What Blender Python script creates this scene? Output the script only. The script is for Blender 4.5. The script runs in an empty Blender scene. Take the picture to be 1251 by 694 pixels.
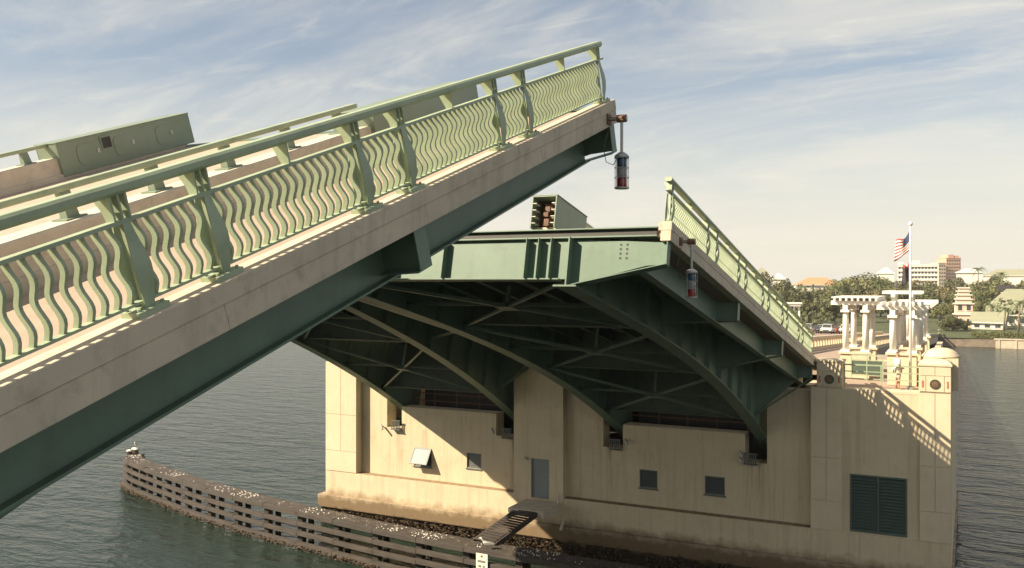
import bpy, bmesh, math, random
from mathutils import Vector, Matrix
R = math.radians
sc = bpy.context.scene
col = sc.collection

# ------------------------------------------------------------------ camera
WATER_TO_EYE = 14.0
CAM = Vector((18.75, 0.0, WATER_TO_EYE)); YAW = R(27.0); FPX = 1098.0
cd = bpy.data.cameras.new('camera'); cam = bpy.data.objects.new('camera', cd); col.objects.link(cam)
cam.location = CAM; cam.rotation_euler = (R(90), 0, YAW)
cd.sensor_width = 36; cd.lens = FPX / 1251 * 36; cd.shift_y = -0.0032
cd.clip_start = 0.1; cd.clip_end = 20000
sc.camera = cam
# ------------------------------------------------------------------ light
SUN = Vector((1.12, 1.0, -1.12)).normalized()          # direction the light travels
EL = math.asin(-SUN.z); AZ = math.atan2(-SUN.x, -SUN.y)
sl = bpy.data.lights.new('sun', 'SUN'); so = bpy.data.objects.new('sun', sl); col.objects.link(so)
sl.energy = 5.0; sl.angle = R(0.5); sl.color = (1.0, 0.86, 0.64)
so.rotation_euler = SUN.to_track_quat('-Z', 'Y').to_euler(); so.location = (0, 0, 60)
w = bpy.data.worlds.new('World'); sc.world = w; w.use_nodes = True
nt = w.node_tree; N = nt.nodes; LK = nt.links
for n in list(N): N.remove(n)
def wn(t, **k):
    n = N.new(t)
    for a, b in k.items(): setattr(n, a, b)
    return n
sky = wn('ShaderNodeTexSky', sky_type='NISHITA'); sky.sun_disc = False
sky.sun_elevation = EL; sky.sun_rotation = AZ; sky.altitude = 10; sky.air_density = 1.0; sky.dust_density = 0.9; sky.ozone_density = 0.7
tc = wn('ShaderNodeTexCoord'); sep = wn('ShaderNodeSeparateXYZ'); LK.new(tc.outputs['Generated'], sep.inputs[0])
def wm(op, a, b=None, clamp=False):
    n = wn('ShaderNodeMath', operation=op); n.use_clamp = clamp
    for i, x in enumerate((a, b)):
        if x is None: continue
        if isinstance(x, (int, float)): n.inputs[i].default_value = x
        else: LK.new(x, n.inputs[i])
    return n.outputs[0]
zz = wm('ADD', wm('MAXIMUM', sep.outputs[2], 0.0), 0.16)
comb = wn('ShaderNodeCombineXYZ')
LK.new(wm('DIVIDE', sep.outputs[0], zz), comb.inputs[0]); LK.new(wm('DIVIDE', sep.outputs[1], zz), comb.inputs[1])
def cloud(rot, scale, nscale, detail, rough, dist, lo, hi, loc=(0, 0, 0)):
    mp = wn('ShaderNodeMapping'); mp.inputs['Rotation'].default_value = (0, 0, rot); mp.inputs['Scale'].default_value = scale
    mp.inputs['Location'].default_value = loc
    LK.new(comb.outputs[0], mp.inputs[0])
    nz = wn('ShaderNodeTexNoise'); nz.inputs['Scale'].default_value = nscale; nz.inputs['Detail'].default_value = detail
    nz.inputs['Roughness'].default_value = rough; nz.inputs['Distortion'].default_value = dist
    LK.new(mp.outputs[0], nz.inputs['Vector'])
    mr = wn('ShaderNodeMapRange', interpolation_type='SMOOTHSTEP'); mr.inputs[1].default_value = lo; mr.inputs[2].default_value = hi
    LK.new(nz.outputs[0], mr.inputs[0]); return mr.outputs[0]
c1 = cloud(R(38), (0.62, 1.25, 1), 0.85, 9, 0.60, 1.1, 0.38, 0.70, (3.1, 1.7, 0))
c2 = cloud(R(55), (0.8, 1.7, 1), 2.6, 9, 0.64, 1.6, 0.48, 0.74, (7.3, 4.2, 2))
cl = wm('ADD', wm('MULTIPLY', c1, 0.80), wm('MULTIPLY', c2, 0.34), True)
low = wn('ShaderNodeMapRange', interpolation_type='SMOOTHSTEP'); low.inputs[1].default_value = 0.27; low.inputs[2].default_value = 0.0
LK.new(sep.outputs[2], low.inputs[0])                      # thin veil of cloud thickens towards the horizon
cl = wm('ADD', wm('MULTIPLY', cl, 0.66), 0.13)
cl = wm('SUBTRACT', 1.0, wm('MULTIPLY', wm('SUBTRACT', 1.0, cl), wm('SUBTRACT', 1.0, wm('MULTIPLY', low.outputs[0], 0.80))))
mx = wn('ShaderNodeMix', data_type='RGBA'); LK.new(cl, mx.inputs[0]); LK.new(sky.outputs[0], mx.inputs[6])
mx.inputs[7].default_value = (8.1, 7.65, 6.65, 1)
bg = wn('ShaderNodeBackground'); bg.inputs[1].default_value = 0.057; LK.new(mx.outputs[2], bg.inputs[0])
wo = wn('ShaderNodeOutputWorld'); LK.new(bg.outputs[0], wo.inputs[0])
vs = sc.view_settings; vs.view_transform = 'Standard'; vs.look = 'None'; vs.exposure = 1.0; vs.gamma = 1.0; vs.use_curve_mapping = False
sc.cycles.max_bounces = 6; sc.cycles.diffuse_bounces = 3; sc.cycles.glossy_bounces = 3; sc.cycles.transmission_bounces = 4
sc.cycles.use_denoising = True

# ------------------------------------------------------------------ helpers
def dep(u, v, d):                      # a point seen in direction (u, v) at distance d
    r = (u - 625.5) / FPX * d; s, c = math.sin(YAW), math.cos(YAW)
    return Vector((CAM.x + r * c - d * s, r * s + d * c, CAM.z - (v - 343) / FPX * d))

class MB:
    def __init__(s): s.v = []; s.f = []; s.m = []; s.cm = 0
    def pts(s, ps, fs):
        o = len(s.v); s.v += [tuple(p) for p in ps]
        for f in fs: s.f.append([o + i for i in f]); s.m.append(s.cm)
        return s
    def hexa(s, p):
        return s.pts(p, [(0, 3, 2, 1), (4, 5, 6, 7), (0, 1, 5, 4), (1, 2, 6, 5), (2, 3, 7, 6), (3, 0, 4, 7)])
    def box(s, x0, x1, y0, y1, z0, z1):
        return s.hexa([(x0, y0, z0), (x1, y0, z0), (x1, y1, z0), (x0, y1, z0), (x0, y0, z1), (x1, y0, z1), (x1, y1, z1), (x0, y1, z1)])
    def loft(s, secs, cap=True):
        n = len(secs[0]); o = len(s.v)
        for q in secs: s.v += [tuple(p) for p in q]
        for i in range(len(secs) - 1):
            for j in range(n):
                k = (j + 1) % n
                s.f.append([o + i * n + j, o + i * n + k, o + (i + 1) * n + k, o + (i + 1) * n + j]); s.m.append(s.cm)
        if cap:
            s.f.append([o + j for j in range(n)][::-1]); s.m.append(s.cm)
            s.f.append([o + (len(secs) - 1) * n + j for j in range(n)]); s.m.append(s.cm)
        return s
    def bar(s, p, q, a, b, up=(0, 0, 1)):
        p, q = Vector(p), Vector(q); d = (q - p).normalized(); u = Vector(up)
        sd = d.cross(u)
        if sd.length < 1e-4: sd = d.cross(Vector((1, 0, 0)))
        sd.normalize(); u = sd.cross(d).normalized()
        c = [sd * (-a / 2) + u * (-b / 2), sd * (a / 2) + u * (-b / 2), sd * (a / 2) + u * (b / 2), sd * (-a / 2) + u * (b / 2)]
        return s.loft([[p + k for k in c], [q + k for k in c]])
    def tube(s, path, rad, n=8):
        path = [Vector(p) for p in path]; secs = []
        rs = rad if isinstance(rad, (list, tuple)) else [rad] * len(path)
        for i, p in enumerate(path):
            d = (path[min(i + 1, len(path) - 1)] - path[max(i - 1, 0)]).normalized()
            a = d.cross(Vector((0, 0, 1)))
            if a.length < 1e-3: a = d.cross(Vector((0, 1, 0)))
            a.normalize(); b = d.cross(a)
            secs.append([p + (a * math.cos(2 * math.pi * k / n) + b * math.sin(2 * math.pi * k / n)) * rs[i] for k in range(n)])
        return s.loft(secs)
    def lathe(s, c, prof, n=16):
        return s.loft([[(c[0] + r * math.cos(2 * math.pi * k / n), c[1] + r * math.sin(2 * math.pi * k / n), c[2] + z) for k in range(n)] for r, z in prof])
    def prism(s, poly, fa, fb):
        return s.loft([[fa(a, b) for a, b in poly], [fb(a, b) for a, b in poly]])
    def mesh(s, name, mats, smooth=False, fix=True):
        me = bpy.data.meshes.new(name); me.from_pydata(s.v, [], s.f)
        if not isinstance(mats, (list, tuple)): mats = [mats]
        for k in mats: me.materials.append(k)
        if len(mats) > 1: me.polygons.foreach_set('material_index', s.m)
        if fix:
            bm = bmesh.new(); bm.from_mesh(me); bmesh.ops.recalc_face_normals(bm, faces=bm.faces); bm.to_mesh(me); bm.free()
        if smooth:
            me.polygons.foreach_set('use_smooth', [True] * len(me.polygons))
        me.update(); return me
    def build(s, name, mats, parent=None, smooth=False, bevel=0, loc=None, fix=True):
        o = obj(name, s.mesh(name, mats, smooth, fix), parent)
        if loc is not None: o.location = loc
        if bevel:
            b = o.modifiers.new('bevel', 'BEVEL'); b.width = bevel; b.segments = 2; b.limit_method = 'ANGLE'; b.angle_limit = R(40)
        return o
def obj(name, me, parent=None):
    o = bpy.data.objects.new(name, me); col.objects.link(o); o.parent = parent; return o
def empty(name, loc=(0, 0, 0), rz=0):
    o = bpy.data.objects.new(name, None); col.objects.link(o); o.location = loc; o.rotation_euler = (0, 0, rz); o.empty_display_size = 0.2; return o
def tag(o, label=None, cat=None, group=None, kind=None):
    if label: o['label'] = label
    if cat: o['category'] = cat
    if group: o['group'] = group
    if kind: o['kind'] = kind
    return o
def copy_tree(o, parent=None):
    c = o.copy(); col.objects.link(c); c.parent = parent
    for ch in list(o.children): copy_tree(ch, c)
    return c

# ------------------------------------------------------------------ materials
def mat(name, base, rough=0.6, var=0.18, vscale=1.5, bump=0.0, bscale=40, metal=0.0, dirt=None, dirt_amt=0.0, streak=0.0,
        water=False, spec=0.5, speck=None, stretch=None, rust=0.0, runs=()):
    m = bpy.data.materials.new(name); m.use_nodes = True; t = m.node_tree; ns = t.nodes; lk = t.links
    bs = ns['Principled BSDF']; bs.inputs['Roughness'].default_value = rough; bs.inputs['Metallic'].default_value = metal
    bs.inputs['Specular IOR Level'].default_value = spec
    tcn = ns.new('ShaderNodeTexCoord'); geo = ns.new('ShaderNodeNewGeometry')
    vec = geo.outputs['Position']
    if stretch:
        mp = ns.new('ShaderNodeMapping'); mp.inputs['Scale'].default_value = stretch; lk.new(vec, mp.inputs[0]); vec = mp.outputs[0]
    def noise(sc_, det, rg, v=vec, dist=0.0):
        z = ns.new('ShaderNodeTexNoise'); z.inputs['Scale'].default_value = sc_; z.inputs['Detail'].default_value = det
        z.inputs['Roughness'].default_value = rg; z.inputs['Distortion'].default_value = dist
        lk.new(v, z.inputs['Vector']); return z.outputs[0]
    def rng(i, a, b, c, d):
        r = ns.new('ShaderNodeMapRange'); lk.new(i, r.inputs[0])
        for k, x in enumerate((a, b, c, d)): r.inputs[k + 1].default_value = x
        return r.outputs[0]
    def mix(f, a, b, mode='MIX'):
        x = ns.new('ShaderNodeMix'); x.data_type = 'RGBA'; x.blend_type = mode
        for i, q in ((0, f), (6, a), (7, b)):
            if isinstance(q, (int, float)): x.inputs[i].default_value = q
            elif isinstance(q, tuple): x.inputs[i].default_value = (*q, 1)
            else: lk.new(q, x.inputs[i])
        return x.outputs[2]
    c = tuple(base)
    k = rng(noise(vscale, 6, 0.6), 0.25, 0.75, 1 - var, 1 + var)
    cb = ns.new('ShaderNodeCombineColor')
    for i in range(3): lk.new(k, cb.inputs[i])
    colr = mix(1.0, c, cb.outputs[0], 'MULTIPLY')
    if dirt_amt:
        colr = mix(rng(noise(vscale * 2.7, 8, 0.68), 0.52, 0.75, 0.0, dirt_amt), colr, dirt)
    if streak:
        mp = ns.new('ShaderNodeMapping'); mp.inputs['Scale'].default_value = (3.2, 3.2, 0.16); lk.new(geo.outputs['Position'], mp.inputs[0])
        st = noise(1.3, 7, 0.62, mp.outputs[0])
        colr = mix(rng(st, 0.5, 0.78, 0.0, streak), colr, dirt if dirt else (0.2, 0.14, 0.08))
    if rust:
        mp = ns.new('ShaderNodeMapping'); mp.inputs['Scale'].default_value = (2.1, 2.1, 0.11); mp.inputs['Location'].default_value = (5, 3, 1); lk.new(geo.outputs['Position'], mp.inputs[0])
        colr = mix(rng(noise(2.6, 5, 0.55, mp.outputs[0]), 0.66, 0.80, 0.0, rust), colr, (0.26, 0.13, 0.06))
    if runs:
        sp2 = ns.new('ShaderNodeSeparateXYZ'); lk.new(geo.outputs['Position'], sp2.inputs[0])
        mp = ns.new('ShaderNodeMapping'); mp.inputs['Scale'].default_value = (6, 6, 0.3); lk.new(geo.outputs['Position'], mp.inputs[0]); nzr = rng(noise(2.0, 5, 0.6, mp.outputs[0]), 0.35, 0.62, 0.0, 1.0)
        def mth(op, a_, b_):
            q_ = ns.new('ShaderNodeMath'); q_.operation = op
            for i_, v_ in enumerate((a_, b_)):
                if isinstance(v_, (int, float)): q_.inputs[i_].default_value = v_
                elif v_ is not None: lk.new(v_, q_.inputs[i_])
            return q_.outputs[0]
        zf = rng(sp2.outputs[2], 2.4, 5.6, 0.0, 1.0)
        for x0, amt in runs:
            dx_ = mth('ABSOLUTE', mth('SUBTRACT', sp2.outputs[0], x0), None)
            mk_ = mth('MULTIPLY', mth('MULTIPLY', rng(dx_, 0.02, 0.30, amt, 0.0), zf), nzr)
            below = mth('LESS_THAN', sp2.outputs[2], 5.75); colr = mix(mth('MULTIPLY', mk_, below), colr, (0.17, 0.085, 0.04))
    if speck:
        vo = ns.new('ShaderNodeTexVoronoi'); vo.inputs['Scale'].default_value = speck[1]; lk.new(geo.outputs['Position'], vo.inputs['Vector'])
        a = rng(vo.outputs['Distance'], 0.18, 0.30, 1.0, 0.0); b = rng(noise(2.0, 3, 0.5), 0.45, 0.6, 0.0, 1.0)
        mm = ns.new('ShaderNodeMath'); mm.operation = 'MULTIPLY'; lk.new(a, mm.inputs[0]); lk.new(b, mm.inputs[1])
        colr = mix(mm.outputs[0], colr, speck[0])
    if water:                                             # tidal growth on the concrete, by height above the water
        sp = ns.new('ShaderNodeSeparateXYZ'); lk.new(geo.outputs['Position'], sp.inputs[0])
        ad = ns.new('ShaderNodeMath'); ad.operation = 'ADD'; lk.new(sp.outputs[2], ad.inputs[0])
        lk.new(rng(noise(1.6, 6, 0.65), 0.2, 0.8, -0.35, 0.35), ad.inputs[1])
        colr = mix(rng(ad.outputs[0], 1.45, 2.05, 0.88, 0.0), colr, (0.15, 0.095, 0.045))
        colr = mix(rng(ad.outputs[0], 0.75, 1.0, 0.95, 0.0), colr, (0.035, 0.025, 0.014))
    lk.new(colr, bs.inputs['Base Color'])
    if bump:
        bp = ns.new('ShaderNodeBump'); bp.inputs['Strength'].default_value = bump; bp.inputs['Distance'].default_value = 0.02
        lk.new(noise(bscale, 5, 0.6), bp.inputs['Height']); lk.new(bp.outputs[0], bs.inputs['Normal'])
    return m
M = {}
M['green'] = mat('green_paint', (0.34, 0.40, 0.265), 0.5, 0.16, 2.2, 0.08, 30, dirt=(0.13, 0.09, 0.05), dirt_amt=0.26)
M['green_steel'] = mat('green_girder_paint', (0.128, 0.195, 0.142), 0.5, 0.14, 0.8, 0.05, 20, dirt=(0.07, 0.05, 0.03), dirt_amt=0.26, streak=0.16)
M['under'] = mat('shade_darkened_floor_steel', (0.085, 0.11, 0.09), 0.75, 0.25, 0.8, 0.1, 20, dirt=(0.04, 0.035, 0.025), dirt_amt=0.6)  # girder green made darker: the shade below the deck is put into the colour
M['green_cab'] = mat('cabinet_paint', (0.21, 0.26, 0.19), 0.45, 0.08, 1.5, 0.03, 30, dirt=(0.12, 0.1, 0.06), dirt_amt=0.12)
M['concrete'] = mat('deck_concrete', (0.60, 0.52, 0.41), 0.85, 0.12, 2.0, 0.25, 60, dirt=(0.16, 0.12, 0.08), dirt_amt=0.35)
M['fascia'] = mat('fascia_concrete', (0.58, 0.49, 0.37), 0.85, 0.12, 1.6, 0.25, 50, dirt=(0.14, 0.10, 0.07), dirt_amt=0.35, streak=0.3)
M['pinkdeck'] = mat('sidewalk_concrete', (0.37, 0.275, 0.21), 0.85, 0.10, 2.5, 0.2, 60, dirt=(0.25, 0.18, 0.13), dirt_amt=0.22)
M['grate'] = mat('steel_grating', (0.42, 0.325, 0.25), 0.7, 0.15, 3, 0.4, 20)
M['wall'] = mat('pier_stucco', (0.60, 0.505, 0.345), 0.9, 0.07, 0.7, 0.3, 45, dirt=(0.30, 0.20, 0.11), dirt_amt=0.22, streak=0.42, water=True, rust=0.5, runs=((-9.75, .6), (-2.62, .8), (2.75, .7), (9.6, .7), (10.15, .8), (-8.2, .3), (4.7, .3), (8.1, .3)))
M['plinth'] = mat('pier_plinth', (0.55, 0.44, 0.30), 0.92, 0.12, 1.4, 0.5, 25, dirt=(0.10, 0.07, 0.04), dirt_amt=0.5, streak=0.35, water=True)
M['pilaster'] = mat('pilaster_panel', (0.62, 0.52, 0.365), 0.88, 0.06, 1.0, 0.2, 50, dirt=(0.32, 0.22, 0.13), dirt_amt=0.14, streak=0.14)
M['ledge'] = mat('dirty_ledge', (0.27, 0.19, 0.11), 0.95, 0.4, 3, 0.4, 30)
M['dark'] = mat('dark_steel', (0.035, 0.032, 0.028), 0.6, 0.3, 4)
M['rust'] = mat('rusty_machinery', (0.16, 0.085, 0.05), 0.7, 0.5, 9, 0.4, 40)
M['galv'] = mat('galvanised_steel', (0.42, 0.41, 0.38), 0.45, 0.15, 8, metal=0.6)
M['door'] = mat('door_paint', (0.20, 0.23, 0.225), 0.5, 0.08, 2)
M['frame'] = mat('window_frame', (0.12, 0.13, 0.12), 0.5, 0.1, 4)
M['louver'] = mat('louver_green', (0.085, 0.12, 0.10), 0.5, 0.12, 3)
M['wood'] = mat('weathered_timber', (0.062, 0.05, 0.042), 0.85, 0.35, 1.2, 0.5, 30, dirt=(0.03, 0.03, 0.025), dirt_amt=0.5, stretch=(1, 1, 4))
M['wood_top'] = mat('timber_deck_droppings', (0.06, 0.047, 0.037), 0.85, 0.3, 2, 0.5, 30, speck=((0.32, 0.28, 0.24), 6.0))
M['pile'] = mat('dark_pile', (0.03, 0.026, 0.02), 0.9, 0.3, 3, 0.3, 20)
M['oyster'] = mat('oyster_crust', (0.12, 0.082, 0.05), 0.9, 0.55, 5, 1.0, 14)
M['white'] = mat('white_paint', (0.78, 0.74, 0.66), 0.55, 0.06, 1.5)
M['bird'] = mat('white_feather', (0.75, 0.70, 0.62), 0.8, 0.15, 8)
M['signw'] = mat('sign_white', (0.72, 0.66, 0.56), 0.5, 0.06, 3)
M['ink'] = mat('sign_ink', (0.05, 0.05, 0.05), 0.6, 0.1, 3)
M['asphalt'] = mat('asphalt', (0.30, 0.22, 0.175), 0.9, 0.12, 0.8, 0.3, 25)
M['grass'] = mat('lawn', (0.065, 0.078, 0.03), 0.95, 0.35, 0.25, 0.4, 8)
M['leaf1'] = mat('leaf_dark', (0.075, 0.082, 0.028), 0.7, 0.5, 0.6)
M['leaf2'] = mat('leaf_mid', (0.125, 0.125, 0.042), 0.7, 0.45, 0.6)
M['leaf3'] = mat('leaf_olive', (0.15, 0.13, 0.055), 0.75, 0.4, 0.6)
M['palm'] = mat('palm_leaf', (0.10, 0.13, 0.045), 0.6, 0.35, 0.9)
M['bark'] = mat('bark', (0.20, 0.15, 0.105), 0.9, 0.25, 4)
M['seawall'] = mat('seawall_concrete', (0.50, 0.42, 0.32), 0.9, 0.15, 0.8, dirt=(0.2, 0.15, 0.1), dirt_amt=0.3)
M['rock'] = mat('shore_rock', (0.14, 0.11, 0.08), 0.9, 0.4, 0.9, 1.0, 2)
M['hwall'] = mat('house_wall', (0.72, 0.66, 0.56), 0.85, 0.05, 0.3)
M['hpink'] = mat('tower_wall', (0.62, 0.36, 0.24), 0.85, 0.05, 0.1)
M['hpale'] = mat('pale_pink_wall', (0.66, 0.49, 0.38), 0.85, 0.05, 0.2)
M['roofg'] = mat('green_grey_roof', (0.27, 0.27, 0.185), 0.8, 0.10, 0.8, 0.3, 6)
M['rooft'] = mat('tile_roof', (0.50, 0.26, 0.14), 0.85, 0.12, 0.8, 0.3, 6)
M['roofw'] = mat('white_roof', (0.66, 0.61, 0.54), 0.7, 0.05, 0.4)
M['pane'] = mat('window_glass', (0.05, 0.06, 0.065), 0.15, 0.2, 0.5)
M['tyre'] = mat('tyre_rubber', (0.025, 0.025, 0.025), 0.8, 0.1)
M['chrome'] = mat('bright_trim', (0.6, 0.6, 0.58), 0.25, 0.05, metal=0.8)
for nm, c in dict(car_white=(0.7, 0.68, 0.63), car_silver=(0.42, 0.41, 0.39), car_dark=(0.035, 0.04, 0.05), car_red=(0.33, 0.04, 0.03), car_tan=(0.38, 0.31, 0.22)).items():
    M[nm] = mat(nm, c, 0.25, 0.04, 1)
M['nav_blue'] = mat('blue_lens', (0.02, 0.06, 0.12), 0.15, 0.1); M['nav_white'] = mat('clear_lens', (0.25, 0.25, 0.24), 0.15, 0.1); M['nav_red'] = mat('red_lens', (0.22, 0.012, 0.012), 0.15, 0.1)
M['sashglass'] = mat('frosted_pane', (0.13, 0.13, 0.12), 0.45, 0.3, 3)
M['flag_red'] = mat('flag_red', (0.36, 0.07, 0.065), 0.85, 0.08); M['flag_blue'] = mat('flag_blue', (0.05, 0.055, 0.11), 0.85, 0.08)
M['flag_white'] = mat('flag_white', (0.72, 0.68, 0.62), 0.85, 0.06); M['flag_dark'] = mat('flag_dark', (0.05, 0.045, 0.05), 0.85, 0.1)
M['skin'] = mat('skin', (0.42, 0.25, 0.17), 0.6, 0.05); M['hair'] = mat('hair', (0.05, 0.035, 0.025), 0.7, 0.1)
M['shirt'] = mat('shirt', (0.74, 0.68, 0.58), 0.85, 0.05, 6); M['shorts'] = mat('shorts', (0.60, 0.54, 0.44), 0.85, 0.05, 6)
M['seal'] = mat('bronze_seal', (0.10, 0.10, 0.06), 0.45, 0.3, 8, metal=0.5)
M['redtile'] = mat('red_tile_inset', (0.45, 0.16, 0.09), 0.7, 0.1)
M['panelgreen'] = mat('green_mesh_panel', (0.07, 0.10, 0.07), 0.6, 0.2, 6)

# water
m = bpy.data.materials.new('sea_water'); m.use_nodes = True; t = m.node_tree; bs = t.nodes['Principled BSDF']
bs.inputs['Base Color'].default_value = (0.020, 0.032, 0.024, 1); bs.inputs['Roughness'].default_value = 0.14; bs.inputs['IOR'].default_value = 1.24
geo = t.nodes.new('ShaderNodeNewGeometry'); prev = None
for sx, sy, rot, scl, st, dist in ((0.55, 1.5, 0.5, 0.42, 0.9, 0.45), (0.7, 1.6, 0.2, 1.3, 0.8, 0.20), (1, 1.4, 0.9, 4.2, 0.6, 0.05)):
    mp = t.nodes.new('ShaderNodeMapping'); mp.inputs['Scale'].default_value = (sx, sy, 1); mp.inputs['Rotation'].default_value = (0, 0, rot)
    t.links.new(geo.outputs['Position'], mp.inputs[0]); nz = t.nodes.new('ShaderNodeTexNoise'); nz.inputs['Scale'].default_value = scl
    nz.inputs['Detail'].default_value = 4; nz.inputs['Distortion'].default_value = 0.6; t.links.new(mp.outputs[0], nz.inputs['Vector'])
    b = t.nodes.new('ShaderNodeBump'); b.inputs['Strength'].default_value = st; b.inputs['Distance'].default_value = dist
    t.links.new(nz.outputs[0], b.inputs['Height'])
    if prev: t.links.new(prev.outputs[0], b.inputs['Normal'])
    prev = b
t.links.new(prev.outputs[0], bs.inputs['Normal']); M['water'] = m

# ------------------------------------------------------------------ setting: water, land, road
SHORE = 212.0; LAND = 1.7
def shore_y(x): return SHORE + 5 * math.sin(x * 0.02) + (0 if x < 12 else 2)
tag(MB().pts([(-1900, -400, 0), (1900, -400, 0), (1900, 1700, 0), (-1900, 1700, 0)], [(0, 1, 2, 3)]).build('water', M['water'], fix=False), kind='structure')
xs = [-1900, -1200, -600] + list(range(-400, 401, 20)) + [600, 1200, 1900]
mb = MB(); P = []
for x in xs: P += [(x, shore_y(x), LAND), (x, shore_y(x) + 60, LAND + 0.2), (x, 1700, LAND + 1)]
n = len(xs)
mb.pts(P, [(i * 3 + k, (i + 1) * 3 + k, (i + 1) * 3 + k + 1, i * 3 + k + 1) for i in range(n - 1) for k in (0, 1)])
tag(mb.build('ground', M['grass'], fix=False), kind='structure')
# rock slope under the lawn edge
mb = MB()
mb.loft([[(x, shore_y(x) - 2.2, -0.5), (x, shore_y(x) - 0.2, LAND - 0.25), (x, shore_y(x) + 0.6, LAND - 0.02), (x, shore_y(x) + 0.6, -0.5)] for x in range(-400, 401, 8)])
tag(mb.build('shore_bank', M['rock']), kind='structure')

# ------------------------------------------------------------------ bascule leaves
LH = 23.6                                   # tip to hinge
def gbot(l): return -1.53 - 2.1 * max(l, 0) ** 2.7 / 23.4 ** 2.7
POSTS = [0.3] + [a + b for a in (3.65, 7.32, 10.98, 14.65, 18.32) for b in (0, 0.98)] + [22.0]
POSTS_NEAR = [0.3, 3.69, 4.70, 7.31, 8.28, 10.71, 11.65, 14.2, 15.15, 17.75, 18.7, 22.0]
FLOORB = [0.12, 7.42, 14.72, 21.9]
GX = [-10.1, -3.0, 3.0, 10.1]

def baluster_mesh(L):
    mb = MB(); secs = []; hb, ht = 0.115, 0.79
    for i in range(17):
        h = ht + (hb - ht) * i / 16
        x = -0.038 * math.cos(2 * math.pi * (ht - h) / 0.37)
        wd = 0.031 if 0 < i < 16 else 0.033
        secs.append([(x - wd, -0.016, h), (x + wd, -0.016, h), (x + wd, 0.016, h), (x - wd, 0.016, h)])
    return mb.loft(secs).mesh('baluster', M['green'], smooth=False)
def post_mesh():
    mb = MB()
    prof = [(0.0, .08), (0.07, .075), (0.14, .09), (0.21, .107), (0.28, .12), (0.35, .13), (0.42, .13), (0.49, .12), (0.56, .105), (0.63, .085), (0.70, .07), (0.79, .06)]
    for sx, yo in ((-1, .0), (1, .0)):
        secs = []
        for h, wd in prof:
            x = sx * (.06 + .03 * math.sin(math.pi * h / .79)) - .012 * math.cos(2 * math.pi * h / .79); y = yo
            secs.append([(x - .006, y - wd * .70, h), (x + .006, y - wd * .70, h), (x + .006, y + wd * .70, h), (x - .006, y + wd * .70, h)])
        mb.loft(secs)
    mb.box(-.02, .02, -.02, .02, .05, .79)
    for y in (-0.10, -0.02, 0.06):
        mb.loft([[(-.05, y - .01, .82), (.05, y - .01, .82), (.05, y + .01, .82), (-.05, y + .01, .82)],
                 [(-.07, y - .01, .90), (.055, y - .01, .90), (.055, y + .01, .90), (-.07, y + .01, .90)],
                 [(-.15, y - .01, 1.03), (.06, y - .01, 1.03), (.06, y + .01, 1.03), (-.15, y + .01, 1.03)]])
    mb.box(-.10, .13, -.19, .15, -.015, .05)
    for x in (-.06, .09):
        for y in (-.15, .11): mb.tube([(x, y, .05), (x, y, .075)], .018, 6)
    return mb.mesh('post', M['green'])
def bracket_mesh():
    mb = MB(); y = 0
    mb.loft([[(-.05, y - .012, .82), (.05, y - .012, .82), (.05, y + .012, .82), (-.05, y + .012, .82)],
             [(-.14, y - .012, 1.03), (.06, y - .012, 1.03), (.06, y + .012, 1.03), (-.14, y + .012, 1.03)]])
    return mb.mesh('rail_bracket', M['green'])
BAL, POST, BRK = baluster_mesh(0), post_mesh(), bracket_mesh()

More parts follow.
